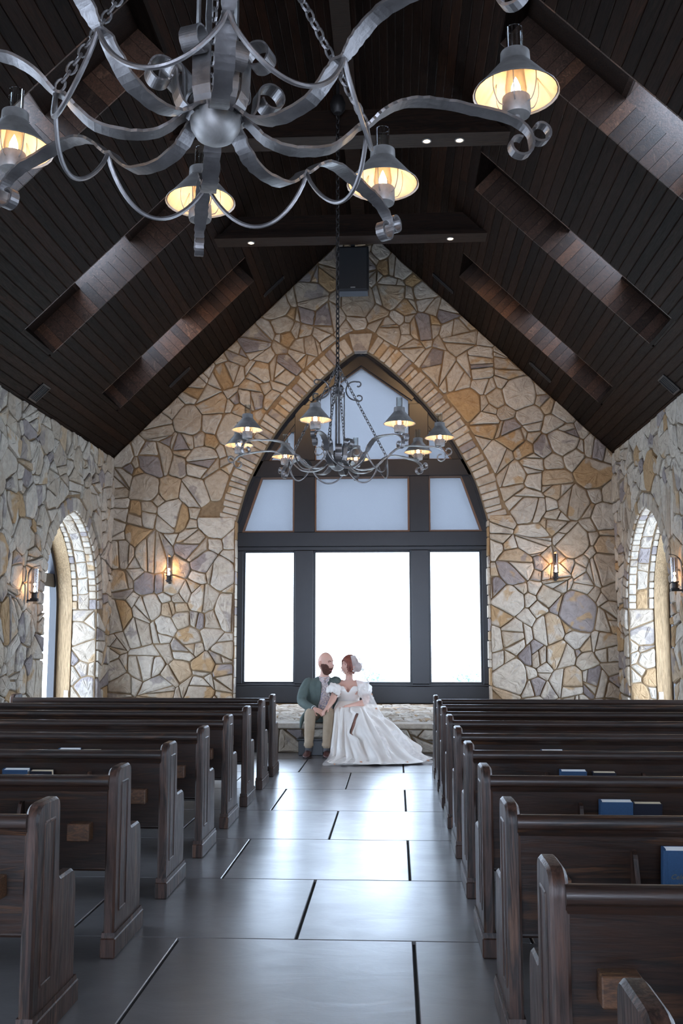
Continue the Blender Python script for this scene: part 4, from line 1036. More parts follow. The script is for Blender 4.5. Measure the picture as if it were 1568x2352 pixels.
def remesh(o, vox, smooth=4):
    r = o.modifiers.new('remesh', 'REMESH'); r.mode = 'VOXEL'; r.voxel_size = vox; r.use_smooth_shade = True
    s = o.modifiers.new('smooth', 'SMOOTH'); s.factor = .5; s.iterations = smooth
    return o
def blob(mb, c, r, rot=None, n=14):
    """ellipsoid"""
    c = V3(c); V = []; F = []; k = n // 2
    for i in range(k + 1):
        th = math.pi * i / k
        for j in range(n):
            ph = 2 * math.pi * j / n; p = V3((r[0] * math.sin(th) * math.cos(ph), r[1] * math.sin(th) * math.sin(ph), r[2] * math.cos(th)))
            V.append(c + (rot @ p if rot else p))
    for i in range(k):
        for j in range(n): F.append((i * n + j, (i + 1) * n + j, (i + 1) * n + (j + 1) % n, i * n + (j + 1) % n))
    mb.add(V, F)
def limb(mb, pts, rs, n=14): 
    P = spline(pts, 5); m = len(pts) - 1; rr = []
    for i in range(len(P)):
        t = i / 5; k = min(int(t), m - 1); f = t - k; f = f * f * (3 - 2 * f); rr.append(rs[k] * (1 - f) + rs[k + 1] * f)
    mb.tube(P, rr, n); blob(mb, P[0], (rr[0],) * 3); blob(mb, P[-1], (rr[-1],) * 3)
def gauss(a, b): return math.exp(-(a / b) ** 2)
def face_disp(x, y, z, female):
    """forward push on the face at local position"""
    f = 0.
    k = .85 if female else 1.
    f += .027 * k * gauss(x, .0125 + max(0, .012 - abs(z + .028) * .5)) * (gauss(z + .032, .016) + .55 * gauss(z + .008, .022))     # nose
    f += .007 * k * gauss(z - .036, .011) * gauss(x, .05)                                                       # brow
    f -= .011 * (gauss(x - .031, .015) + gauss(x + .031, .015)) * gauss(z - .014, .012)                         # sockets
    f += .006 * gauss(z + .062, .010) * gauss(x, .026)                                                         # lips
    f -= .004 * gauss(z + .076, .006) * gauss(x, .03)
    f += .011 * gauss(z + .100, .016) * gauss(x, .024)                                                         # chin
    f += .005 * (gauss(x - .045, .018) + gauss(x + .045, .018)) * gauss(z + .022, .02)                          # cheeks
    return f
def head_pt(th, ph, female, grow=0.):
    d = V3((math.sin(th) * math.sin(ph), math.sin(th) * math.cos(ph), math.cos(th)))
    a, b, c = (.073, .094, .115) if female else (.079, .100, .122)
    p = V3((d.x * (a + grow), d.y * (b + grow), d.z * (c + grow)))
    if d.z < 0:
        q = -d.z; p.x *= 1 - .30 * q * q; 
        if d.y < 0: p.y *= 1 - .30 * q
        else: p.y *= 1 + .02 * q
    if d.y > 0: p.y *= 1 - .05 * gauss(d.z, .5); p.y += face_disp(p.x, p.y, p.z, female) * min(1, d.y * 2.2)
    return p
def head(mb, M4, female, nt=44, np_=56):
    V = []; F = []
    for i in range(nt + 1):
        for j in range(np_): V.append(M4 @ head_pt(math.pi * i / nt, 2 * math.pi * j / np_, female))
    for i in range(nt):
        for j in range(np_): F.append((i * np_ + j, (i + 1) * np_ + j, (i + 1) * np_ + (j + 1) % np_, i * np_ + (j + 1) % np_))
    mb.add(V, F)
    for s in (-1, 1): blob(mb, M4 @ V3((s * (.079 if female else .086), -.012, -.006)), (.012, .021, .034), (M4.to_3x3() @ Matrix.Rotation(s * .45, 3, 'Z')), 14)
def surf(x, z, female, off=0.):
    best = None
    for i in range(20, 110):
        th = math.pi * i / 128
        for j in range(-40, 41):
            ph = math.pi * j / 80; p = head_pt(th, ph, female); d = (p.x - x) ** 2 + (p.z - z) ** 2
            if best is None or d < best[0]: best = (d, p)
    p = best[1]; n = V3((p.x / .079 ** 2, p.y / .1 ** 2, p.z / .122 ** 2)).normalized(); return p + n * off
def hand(mb, wrist, d, nrm, thumb_side, L=.175, curl=.5, spread=1.0):
    """palm and five fingers; d = pointing direction, nrm = palm normal, thumb_side = +-1 along d x nrm"""
    d = V3(d).normalized(); n = V3(nrm); n = (n - d * n.dot(d)).normalized(); s = d.cross(n) * thumb_side; w = V3(wrist); k = L / .18
    rot = Matrix((s, d, n)).transposed()
    blob(mb, w + d * .048 * k, (.040 * k, .055 * k, .016 * k), rot, 14); mb.tube([w - d * .02, w + d * .03 * k], [.027 * k, .030 * k], 12)
    for i, (off, ln) in enumerate(((.031, .070), (.0105, .080), (-.0105, .075), (-.031, .058))):
        b = w + d * (.088 * k - abs(off) * .25) + s * off * k; dd = (d + s * off * 1.2 * spread).normalized(); c = curl; pts = [b - dd * .02]; cur = b
        for seg, fr in enumerate((.42, .33, .25)):
            a = c * (.35 + .75 * seg); v = dd * math.cos(a) + n * math.sin(a); pts.append(cur); cur = cur + v * ln * fr * k
        pts.append(cur); mb.tube(spline(pts, 3), [.0092 * k] * 4 + [.0088 * k] * 3 + [.008 * k] * 3 + [.0066 * k] * 3, 10) if False else mb.tube(spline(pts, 3), .0083 * k, 10); blob(mb, cur, (.0083 * k,) * 3, None, 10)
    b = w + d * .028 * k + s * .030 * k; td = (d * .75 + s * .75 + n * .25).normalized(); p1 = b + td * .040 * k; p2 = p1 + (d * .9 + s * .25 + n * .35).normalized() * .032 * k
    mb.tube(spline([b - td * .02, b, p1, p2], 3), .0105 * k, 10); blob(mb, p2, (.0105 * k,) * 3, None, 10)
def frame(c, fwd, tilt=0, roll=0):
    f = V3((fwd[0], fwd[1], 0)).normalized(); r = V3((f.y, -f.x, 0)); m = Matrix((r, f, V3((0, 0, 1)))).transposed().to_4x4()
    return Matrix.Translation(c) @ m @ Matrix.Rotation(tilt, 4, 'X') @ Matrix.Rotation(roll, 4, 'Y')
def shell(name, M4, female, grow, keep, mat_, parent, nt=40, np_=52, jit=.0, seed=1, tex=None):
    """patch of the head surface grown outward (hair, beard); keep(x,y,z)->bool on local head position"""
    V = []; F = []; ok = []; inner = []; rnd = random.Random(seed)
    for i in range(nt + 1):
        for j in range(np_):
            th, ph = math.pi * i / nt, 2 * math.pi * j / np_; p = head_pt(th, ph, female); g = grow(p) if callable(grow) else grow; q = head_pt(th, ph, female, g) if g else p
            if tex: q = tex(q, p)
            V.append(M4 @ (q + V3((rnd.uniform(-jit, jit),) * 3))); inner.append(M4 @ head_pt(th, ph, female, -.004)); ok.append(keep(p))
    N = len(V); V += inner; edge = {}
    for i in range(nt):
        for j in range(np_):
            q = (i * np_ + j, (i + 1) * np_ + j, (i + 1) * np_ + (j + 1) % np_, i * np_ + (j + 1) % np_)
            if all(ok[k] for k in q):
                F.append(q); F.append(tuple(k + N for k in reversed(q)))
                for a, b in zip(q, q[1:] + q[:1]): edge[(a, b)] = 1
    for (a, b) in list(edge):
        if (b, a) not in edge: F.append((b, a, a + N, b + N))
    o = mesh_obj(name, V, F, mat_, parent, True)
    bm = bmesh.new(); bm.from_mesh(o.data); bmesh.ops.delete(bm, geom=[v for v in bm.verts if not v.link_faces], context='VERTS'); bm.to_mesh(o.data); bm.free(); return o
def ring(c, a, b, n=28, yaw=0, p=2.4, front=0):
    """super-ellipse ring, horizontal"""
    out = []
    for k in range(n):
        t = 2 * math.pi * k / n; ct, s = math.cos(t), math.sin(t); x = a * math.copysign(abs(ct) ** (2 / p), ct); y = b * math.copysign(abs(s) ** (2 / p), s)
        out.append(V3((c[0] + x * math.cos(yaw) - y * math.sin(yaw), c[1] + x * math.sin(yaw) + y * math.cos(yaw), c[2])))
    return out

# ------------------------------------------------------------------ groom
HM = frame((-.955, 13.70, 1.205), (.80, -.60), R(-6), R(3)) @ Matrix.Scale(1.17, 4)
b = MB(); head(b, HM, False)
limb(b, [(-.985, 13.755, .93), (-.975, 13.74, 1.02), (-.965, 13.725, 1.12)], [.075, .062, .058])
b.loft([ring((-1.03, 13.88, .44), .16, .12), ring((-1.03, 13.86, .58), .155, .12), ring((-1.02, 13.82, .72), .155, .115), ring((-1.01, 13.79, .86), .165, .11), ring((-1.0, 13.78, .95), .13, .085), ring((-.995, 13.77, 1.0), .06, .06)])
A_R = [(-1.20, 13.77, .93), (-1.265, 13.68, .70), (-1.085, 13.42, .605)]; A_L = [(-.81, 13.80, .94), (-.74, 13.95, .74), (-.68, 14.08, .52)]
for A in (A_R, A_L): limb(b, A, [.055, .043, .03])
L_R = [(-1.11, 13.86, .497), (-1.135, 13.40, .525), (-1.14, 13.215, .09)]; L_L = [(-.93, 13.86, .497), (-.885, 13.385, .525), (-.905, 13.205, .09)]
for L in (L_R, L_L): limb(b, L, [.08, .055, .036]); limb(b, [L[2], (L[2][0], L[2][1] - .03, .05), (L[2][0], L[2][1] - .13, .035)], [.036, .034, .025])
hand(b, A_R[2], (.80, -.42, -.28), (.25, .55, -.8), -1, .185, .55)
hand(b, A_L[2], (.35, .75, -.35), (0, -.3, -1), 1, .18, .2)
groom = b.build('person', M['skin_m'], None, True); remesh(groom, .005, 2)
tag(groom, 'bald bearded person in green blazer and khaki trousers seated on the platform', 'person')
# face details
def feature(name, Mx, fem, pts, rad, mat_, par, off=.001):
    e = MB(); e.tube(spline([Mx @ surf(x, z, fem, off) for x, z in pts], 4), rad, 8); return e.build(name, mat_, par, True)
for s in (-1, 1):
    e = MB(); blob(e, HM @ surf(s * .030, .0135, False, -.002), (.0105, .006, .0055), HM.to_3x3(), 10); e.build('eye', M['eye'], groom, True)
    feature('eyebrow', HM, False, [(s * .016, .031), (s * .031, .036), (s * .046, .031)], .0045, M['beard'], groom, -.001)
feature('lips', HM, False, [(-.018, -.070), (0, -.0715), (.018, -.070)], .0045, M['lip'], groom, .010)
def sst(a, b, x): t = min(1, max(0, (x - a) / (b - a))); return t * t * (3 - 2 * t)
def beard_w(p):
    line = -.050 + .046 * sst(.022, .062, abs(p.x)); w = sst(line + .008, line - .012, p.z) if False else 1 - sst(line - .012, line + .008, p.z)
    w *= sst(-.020, .016, p.y); w *= 1 - .85 * gauss(p.x, .017) * gauss(p.z + .071, .0065); return w
shell('beard', HM, False, lambda p: -.006 + beard_w(p) * (.018 + .012 * gauss(p.z + .11, .035)), lambda p: p.y > -.03 and p.z < .012, M['beard'], groom, 90, 110, .0008)
# jacket
j = MB(); j.loft([ring((-1.04, 13.87, .41), .225, .165, p=2.2), ring((-1.035, 13.86, .55), .218, .165, p=2.2), ring((-1.03, 13.83, .70), .212, .152, p=2.2), ring((-1.015, 13.80, .85), .215, .14, p=2.3), ring((-1.005, 13.785, .945), .195, .112, p=2.3), ring((-1.0, 13.78, .985), .135, .085), ring((-.99, 13.775, 1.02), .080, .068)])
limb(j, [(-1.175, 13.775, .935), A_R[0], (-1.26, 13.72, .82), (-1.275, 13.67, .70), (-1.20, 13.55, .645), (-1.105, 13.445, .612)], [.066, .070, .067, .066, .058, .049])
limb(j, [(-.84, 13.79, .945), A_L[0], (-.745, 13.93, .76), A_L[2]], [.068, .074, .065, .048])
limb(j, [(-1.22, 13.82, .50), (-1.265, 13.66, .455), (-1.285, 13.63, .345)], [.05, .034, .016])
jk = j.build('blazer', M['jacket'], groom, True); remesh(jk, .009, 4)
def torso_front(x, z, off):
    """front surface of the blazer at (x, z)"""
    keys = [(.41, -1.04, 13.87, .225, .165), (.55, -1.035, 13.86, .218, .165), (.70, -1.03, 13.83, .212, .152), (.85, -1.015, 13.80, .215, .14), (.945, -1.005, 13.785, .195, .112), (.985, -1.0, 13.78, .135, .085), (1.02, -.99, 13.775, .08, .068)]
    for k0, k1 in zip(keys, keys[1:]):
        if z <= k1[0]: break
    t = min(1, max(0, (z - k0[0]) / (k1[0] - k0[0]))); cx, cy, a, bb = [k0[i] + (k1[i] - k0[i]) * t for i in (1, 2, 3, 4)]
    u = min(.98, abs(x - cx) / a); return V3((x, cy - bb * (1 - u ** 2.2) ** (1 / 2.2) - off, z))
def front_panel(name, left, right, off, mat_, rows=18, cols=8, th=.006):
    V = []; F = []
    for i in range(rows + 1):
        z = left[0][1] + (left[-1][1] - left[0][1]) * i / rows
        def at(path):
            for a, c in zip(path, path[1:]):
                if z <= c[1] + 1e-6: return a[0] + (c[0] - a[0]) * (z - a[1]) / (c[1] - a[1])
            return path[-1][0]
        for k in range(cols + 1):
            x = at(left) + (at(right) - at(left)) * k / cols; V.append(torso_front(x, z, off + (.004 * math.sin(k * 2.1 + i * .7))))
    n = len(V); V += [v + V3((0, th, 0)) for v in V]; w = cols + 1
    for i in range(rows):
        for k in range(cols): q = (i * w + k, i * w + k + 1, (i + 1) * w + k + 1, (i + 1) * w + k); F += [q, tuple(x + n for x in reversed(q))]
    for i in range(rows):
        for k in (0, cols): a, c = i * w + k, (i + 1) * w + k; F.append((a, c, c + n, a + n))
    return mesh_obj(name, V, F, mat_, groom, True)
front_panel('shirt', [(-1.075, .50), (-1.055, .62), (-1.02, .75), (-1.005, .88), (-1.02, .985)], [(-.84, .50), (-.86, .62), (-.885, .75), (-.905, .88), (-.93, .985)], .010, M['shirt'])
front_panel('lapel', [(-1.055, .66), (-1.075, .78), (-1.085, .88), (-1.06, .985)], [(-1.05, .66), (-1.025, .75), (-1.008, .88), (-1.022, .985)], .020, M['jacket'], 12, 4)
front_panel('lapel', [(-.882, .66), (-.89, .75), (-.907, .88), (-.935, .985)], [(-.875, .66), (-.86, .78), (-.85, .88), (-.90, .985)], .020, M['jacket'], 12, 4)
for q in ([(-1.045, 1.015), (-1.0, 1.005), (-.962, .985), (-.985, .935), (-1.03, .965)], [(-.900, 1.010), (-.930, 1.003), (-.956, .985), (-.938, .938), (-.905, .965)]):
    V = [torso_front(x, z, .020 + (.012 if z < .99 else .0)) for x, z in q]; n = len(V); V += [v + V3((0, .006, 0)) for v in V]
    mesh_obj('collar', V, [tuple(range(n)), tuple(range(2 * n - 1, n - 1, -1))] + [(k, (k + 1) % n, n + (k + 1) % n, n + k) for k in range(n)], M['shirt'], groom)
c = MB(); c.tube([V3((-.978 + .070 * math.cos(t), 13.748 + .066 * math.sin(t), 1.018 + .012 * math.sin(t))) for t in [2 * math.pi * k / 20 for k in range(20)]], .009, 6, closed=True); c.build('collar_band', M['shirt'], groom, True)
c = MB(); c.tube([(-1.118, 13.46, .615), (-1.088, 13.425, .607)], [.046, .043], 14); c.build('shirt_cuff', M['white_shirt'], groom, True)
for q in ((-1.165, 13.505, .585), (-1.185, 13.53, .59)):
    c = MB(); blob(c, q, (.007, .007, .007), None, 8); c.build('sleeve_button', M['sole'], groom, True)
c = MB(); pts = [torso_front(-1.09 + .26 * k / 10, .505, .016) for k in range(11)]; c.ribbon(pts, (0, 0, 1), .035, .006); c.build('belt', M['belt'], groom)
# trousers, socks, shoes
tr = MB()
for L in (L_R, L_L):
    hip, kn, an = [V3(p) for p in L]; limb(tr, [hip, (hip + kn) / 2 + V3((0, 0, .01)), kn + V3((0, -.005, 0)), (kn + an) / 2 + V3((0, -.005, .03)), an + V3((0, .0, .065))], [.098, .093, .079, .068, .057])
blob(tr, (-1.02, 13.87, .515), (.19, .13, .105)); to = tr.build('trousers', M['chino'], groom, True); remesh(to, .008, 3)
for L in (L_R, L_L):
    x, y = L[2][0], L[2][1]
    c = MB(); c.tube([(x, y + .012, .185), (x, y + .006, .145)], [.062, .063], 18); c.build('trouser_cuff', M['chino'], groom, True)
    c = MB(); c.tube([(x, y, .16), (x, y, .07)], [.043, .046], 16); c.build('sock', M['sock'], groom, True)
    tx = -.02 if L is L_R else .015
    so = []; 
    def rr(t, w, z): yy = y + .085 - .29 * t; return [V3((x + tx * t + w * math.cos(a), yy, z[0] + (z[1] - z[0]) * (.5 + .5 * math.sin(a)))) for a in [2 * math.pi * k / 16 for k in range(16)]]
    c = MB(); c.loft([rr(0, .022, (.025, .07)), rr(.06, .036, (.018, .095)), rr(.2, .042, (.016, .105)), rr(.4, .043, (.016, .098)), rr(.58, .048, (.016, .078)), rr(.75, .051, (.016, .064)), rr(.9, .042, (.016, .05)), rr(1, .018, (.02, .036))]); sh = c.build('shoe', M['shoe'], groom, True)
    c = MB(); out = [(x + tx * t + w, y + .085 - .29 * t) for t, w in ((0, 0), (.03, .03), (.2, .043), (.55, .050), (.78, .053), (.95, .036), (1.01, 0), (.95, -.036), (.78, -.053), (.55, -.050), (.2, -.043), (.03, -.03))]; c.prism(ccw(out), lambda a, bb, d: (a, bb, d), 0, .020); c.build('shoe_sole', M['sole'], sh)
    for k in range(4):
        t = .36 + .07 * k; c = MB(); zz = .102 - .085 * (t - .36); c.tube([(x + tx * t - .014, y + .085 - .29 * t, zz), (x + tx * t, y + .085 - .29 * t, zz + .003), (x + tx * t + .014, y + .085 - .29 * t, zz)], .0028, 6); c.build('shoe_lace', M['sole'], sh, True)

# ------------------------------------------------------------------ bride
WM = frame((-.632, 13.745, 1.165), (-.86, -.51), R(3), R(-3)) @ Matrix.Scale(1.13, 4)
b = MB(); head(b, WM, True)
limb(b, [(-.64, 13.80, .93), (-.636, 13.785, 1.0), (-.634, 13.765, 1.09)], [.062, .05, .047])
b.loft([ring((-.655, 13.87, .44), .17, .13), ring((-.65, 13.86, .56), .165, .125), ring((-.648, 13.83, .68), .132, .105), ring((-.645, 13.80, .80), .145, .112), ring((-.64, 13.79, .88), .165, .10), ring((-.638, 13.79, .935), .12, .07), ring((-.638, 13.79, .975), .055, .05)])
for s in (-1, 1): blob(b, (-.645 + s * .072, 13.705, .835), (.075, .062, .07))
W_R = [(-.795, 13.785, .905), (-.845, 13.63, .735), (-.905, 13.40, .622)]; W_L = [(-.475, 13.795, .905), (-.408, 13.69, .70), (-.655, 13.425, .632)]
limb(b, W_R, [.056, .047, .029]); limb(b, W_L, [.056, .048, .029])
for A in (W_R, W_L): limb(b, [(-.64 + (-.10 if A is W_R else .10), 13.80, .925), A[0]], [.05, .054])
K_R = [(-.73, 13.86, .49), (-.72, 13.40, .52), (-.69, 13.20, .09)]; K_L = [(-.57, 13.86, .49), (-.505, 13.315, .53), (-.60, 12.97, .08)]
for L in (K_R, K_L): limb(b, L, [.088, .062, .036]); limb(b, [L[2], (L[2][0], L[2][1] - .04, .04), (L[2][0], L[2][1] - .12, .03)], [.034, .03, .024])
hand(b, W_R[2], (-.55, -.65, -.5), (.5, .3, -.8), 1, .165, .55)
hand(b, W_L[2], (-.93, -.32, -.18), (.1, .2, -1), -1, .165, .35)
bride = b.build('person', M['skin_f'], None, True); remesh(bride, .005, 2)
tag(bride, 'auburn-haired person in white off-shoulder wedding dress and long veil seated on the platform', 'person')
for s in (-1, 1):
    e = MB(); blob(e, WM @ surf(s * .029, .0125, True, -.002), (.011, .006, .0062), WM.to_3x3(), 10); e.build('eye', M['eye'], bride, True)
    feature('eyebrow', WM, True, [(s * .015, .030), (s * .030, .034), (s * .044, .029)], .0032, M['hair'], bride, -.001)
    e = MB(); blob(e, WM @ V3((s * .088, -.006, -.056)), (.008, .008, .012), None, 10); e.build('earring', M['teeth'], bride, True)
feature('lips', WM, True, [(-.021, -.0575), (-.008, -.062), (.008, -.062), (.021, -.0575)], .0048, M['lip'], bride, -.001)
feature('teeth', WM, True, [(-.014, -.0595), (0, -.0625), (.014, -.0595)], .0035, M['teeth'], bride, .001)
def hairline(p):
    if p.y > .03:
        if p.z < .055 - abs(p.x) * .5: return abs(p.x) > .052 and p.z > -.06 and p.y < .075
        return True
    if p.z < -.07 and p.y > -.03: return False
    return p.z > -.085
shell('hair', WM, True, lambda p: .014 + .010 * max(0, -p.y / .09) + .006 * max(0, p.z / .11), hairline, M['hair'], bride, 48, 60, .0014, 3)
e = MB(); blob(e, WM @ V3((.0, -.118, -.012)), (.060, .050, .062), WM.to_3x3(), 16); o = e.build('hair_bun', M['hair'], bride, True)
for s in (-1, 1):
    for k in range(3):
        e = MB(); e.tube(spline([WM @ V3((s * (.050 + .006 * k), .072 - .012 * k, .055)), WM @ V3((s * (.077 + .003 * k), .058 - .016 * k, .010)), WM @ V3((s * (.080 + .002 * k), .050 - .018 * k, -.04)), WM @ V3((s * (.072 + .004 * k), .056 - .02 * k, -.085 - .01 * k))], 5), [.010] * 8 + [.008] * 4 + [.006] * 3 + [.003], 8); e.build('hair_lock', M['hair'], bride, True)
# bodice with sweetheart neckline
keys = [(.655, -.648, 13.835, .150, .125), (.72, -.647, 13.825, .150, .128), (.78, -.646, 13.80, .163, .150), (.84, -.645, 13.785, .176, .160), (.89, -.643, 13.785, .176, .140)]
def bod(z):
    for a, c in zip(keys, keys[1:]):
        if z <= c[0]: break
    t = min(1, max(0, (z - a[0]) / (c[0] - a[0]))); return [a[i] + (c[i] - a[i]) * t for i in (1, 2, 3, 4)]
V = []; F = []; n = 64; rows = 14
for i in range(rows + 1):
    for k in range(n):
        a = 2 * math.pi * k / n; fr = max(0, -math.sin(a)); cxn = math.cos(a); top = .885 - .075 * gauss(cxn, .22) * (fr > 0) - .02 * max(0, math.sin(a)) + .012 * gauss(abs(cxn) - .45, .25) * (fr > 0)
        z = .655 + (top - .655) * i / rows; cx, cy, ra, rb = bod(z); bust = .022 * gauss(z - .835, .05) * (gauss(cxn - .42, .3) + gauss(cxn + .42, .3)) * (fr > 0)
        V.append(V3((cx + (ra + bust) * cxn, cy + (rb + bust) * math.sin(a), z)))
N = len(V); V += [V3((-.645, 13.80, v.z)) + (v - V3((-.645, 13.80, v.z))) * .965 for v in V]
for i in range(rows):
    for k in range(n): q = (i * n + k, i * n + (k + 1) % n, (i + 1) * n + (k + 1) % n, (i + 1) * n + k); F += [q, tuple(x + N for x in reversed(q))]
for k in range(n): F.append((rows * n + k, rows * n + (k + 1) % n, rows * n + (k + 1) % n + N, rows * n + k + N))
mesh_obj('bodice', V, F, M['dress'], bride, True)
# puff sleeves
for A, c, tiltz in ((W_R, V3((-.838, 13.69, .835)), .25), (W_L, V3((-.432, 13.73, .84)), -.25)):
    ax = (V3(A[1]) - V3(A[0])).normalized(); u = ax.orthogonal().normalized(); v = ax.cross(u); V = []; F = []; n = 56; rows = 20
    for i in range(rows + 1):
        t = i / rows; prof = (.058 + .052 * math.sin(math.pi * t) ** .8); l = (t - .5) * .165
        for k in range(n):
            a = 2 * math.pi * k / n; fold = .010 * math.sin(9 * a + 2.2 * math.sin(3 * t)) * (1 - .5 * math.sin(math.pi * t)) + .007 * math.sin(5 * a + 4 * t + (1 if tiltz > 0 else 2.3)) + .006 * math.sin(13 * t + 2 * a); V.append(c + ax * l + (u * math.cos(a) + v * math.sin(a)) * (prof + fold))
    for i in range(rows):
        for k in range(n): F.append((i * n + k, i * n + (k + 1) % n, (i + 1) * n + (k + 1) % n, (i + 1) * n + k))
    o = mesh_obj('puff_sleeve', V, F, M['dress'], bride, True); sm = o.modifiers.new('thick', 'SOLIDIFY'); sm.thickness = .004
# skirt with train: rings from waist to hem
RG = [[(-.645, 13.95, .70), (-.74, 13.93, .70), (-.795, 13.85, .69), (-.775, 13.74, .69), (-.71, 13.70, .69), (-.64, 13.69, .69), (-.57, 13.70, .69), (-.52, 13.75, .69), (-.50, 13.86, .69), (-.56, 13.93, .70)],
      [(-.645, 14.03, .54), (-.78, 14.0, .54), (-.84, 13.85, .56), (-.82, 13.62, .615), (-.745, 13.53, .635), (-.63, 13.52, .64), (-.50, 13.54, .635), (-.41, 13.64, .60), (-.41, 13.9, .54), (-.5, 14.0, .54)],
      [(-.645, 14.06, .44), (-.80, 14.02, .44), (-.85, 13.80, .46), (-.815, 13.41, .56), (-.74, 13.30, .595), (-.62, 13.27, .60), (-.46, 13.255, .60), (-.35, 13.40, .54), (-.30, 13.85, .46), (-.44, 14.03, .44)],
      [(-.645, 14.07, .42), (-.80, 14.03, .42), (-.855, 13.72, .42), (-.82, 13.29, .40), (-.745, 13.14, .42), (-.60, 13.09, .43), (-.40, 13.06, .44), (-.22, 13.28, .44), (-.16, 13.70, .45), (-.33, 13.95, .43)],
      [(-.645, 14.08, .42), (-.80, 14.04, .42), (-.86, 13.69, .42), (-.83, 13.19, .20), (-.755, 13.02, .21), (-.57, 12.94, .21), (-.30, 12.88, .23), (-.05, 13.08, .25), (.0, 13.52, .34), (-.24, 13.78, .44)],
      [(-.645, 14.09, .42), (-.80, 14.05, .42), (-.865, 13.66, .415), (-.835, 13.13, .035), (-.765, 12.90, .04), (-.52, 12.78, .05), (-.18, 12.68, .06), (.14, 12.86, .08), (.20, 13.46, .14), (-.18, 13.68, .44)],
      [(-.645, 14.10, .418), (-.80, 14.06, .418), (-.87, 13.65, .41), (-.84, 13.07, .014), (-.83, 12.50, .014), (-.55, 12.42, .018), (-.15, 12.38, .02), (.33, 12.62, .02), (.38, 13.42, .02), (-.12, 13.64, .43)]]
NT_, NR = 150, 60
cols = [spline(r, NT_ // 10, closed=True) for r in RG]; V = []; F = []
for i in range(NR + 1):
    t = i / NR * (len(RG) - 1)
    k0 = min(int(t), len(RG) - 2); f = t - k0
    for k in range(NT_):
        p0, p1, p2, p3 = cols[max(k0 - 1, 0)][k], cols[k0][k], cols[k0 + 1][k], cols[min(k0 + 2, len(RG) - 1)][k]
        p = .5 * ((2 * p1) + (p2 - p0) * f + (2 * p0 - 5 * p1 + 4 * p2 - p3) * f * f + (3 * p1 - p0 - 3 * p2 + p3) * f ** 3)
        a = 2 * math.pi * k / NT_; out = V3((p.x + .55, p.y - 13.55, .25)); out.normalize(); amp = .022 * min(1, max(0, (t - 1.2) / 2.2)) * (1.2 if 3 < k / 15 < 9 else .3)
        fold = math.sin(17 * a + 1.3 * math.sin(2 * a) + .35 * t) + .6 * math.sin(29 * a - .8 * t + 1) + .5 * math.sin(11 * a + t); sq = gauss(p.x + .505 + (.56 - p.z) * .36, .09) * gauss(p.z - .44, .22) * (p.y < 13.4); p = p + out * amp * fold * (1 - sq)
        if p.z < .012: p.z = .012 + .004 * (fold + 2) * .5
        V.append(p)
def slit(z): return (-.505 - (.56 - z) * .36, .030 * math.sqrt(max(0, min(1, (z - .30) / .16))) * math.sqrt(max(0, min(1, (.585 - z) / .08))))
mid = [(i, k) for i in range(NR + 1) for k in range(NT_) if V[i * NT_ + k].y < 13.34 and abs(V[i * NT_ + k].z - .45) < .03 and abs(V[i * NT_ + k].x - slit(.45)[0]) < .02]
KC = sorted(k for _, k in mid)[len(mid) // 2]; cut = set()
for i in range(NR + 1):
    a, c = V[i * NT_ + KC], V[i * NT_ + KC + 1]
    if not (.28 < a.z < .60 and a.y < 13.36): continue
    sx, w = slit(a.z); fade = min(1, (a.z - .28) / .06, (.60 - a.z) / .03); dlt = (sx - (a.x + c.x) / 2) * max(0, fade)
    for k in range(-14, 16): V[i * NT_ + KC + k].x += dlt * math.exp(-((k - .5) / 6) ** 2)
    if w > .002: a.x, c.x = (a.x + c.x) / 2 - w, (a.x + c.x) / 2 + w; cut.add(i)
for i in range(NR):
    for k in range(NT_):
        if k == KC and i in cut and i + 1 in cut: continue
        F.append((i * NT_ + k, i * NT_ + (k + 1) % NT_, (i + 1) * NT_ + (k + 1) % NT_, (i + 1) * NT_ + k))
sk = mesh_obj('skirt', V, F, M['dress'], bride, True); sm = sk.modifiers.new('thick', 'SOLIDIFY'); sm.thickness = .004
# tulle overlay of the train lying on the floor
def sheet(name, La, Rb, rows, ncol, mat_, wave, seed, bow=.0):
    A, B = spline(La, rows // (len(La) - 1)), spline(Rb, rows // (len(Rb) - 1)); V = []; F = []; m = min(len(A), len(B))
    for i in range(m):
        for k in range(ncol + 1):
            s = k / ncol; p = A[i].lerp(B[i], s); w = wave * min(1, i / (m * .3)); p = p + V3((.3, -.7, .35)) * w * (math.sin(s * 15 + i * .13 + seed) + .6 * math.sin(s * 27 - i * .2)) + V3((.75, -.62, .15)) * bow * math.sin(math.pi * s) * min(1, (m - i) / (m * .5)); p.z = max(p.z, .016); V.append(p)
    for i in range(m - 1):
        for k in range(ncol): q = i * (ncol + 1) + k; F.append((q, q + 1, q + ncol + 2, q + ncol + 1))
    return mesh_obj(name, V, F, mat_, bride, True)
ov = sheet('train_overlay', [(-.80, 13.2, .22), (-.86, 12.95, .05), (-.90, 12.40, .02), (-.86, 12.24, .016)], [(.0, 13.15, .36), (.22, 12.95, .14), (.44, 12.75, .03), (.47, 12.55, .016)], 30, 40, M['veil'], .012, 2)
ov2 = sheet('train_overlay', [(-.38, 13.4, .52), (-.22, 12.98, .32), (-.10, 12.62, .06), (.02, 12.38, .016)], [(-.18, 13.66, .46), (.05, 13.5, .30), (.30, 13.3, .08), (.47, 13.15, .016)], 30, 26, M['veil'], .014, 5)
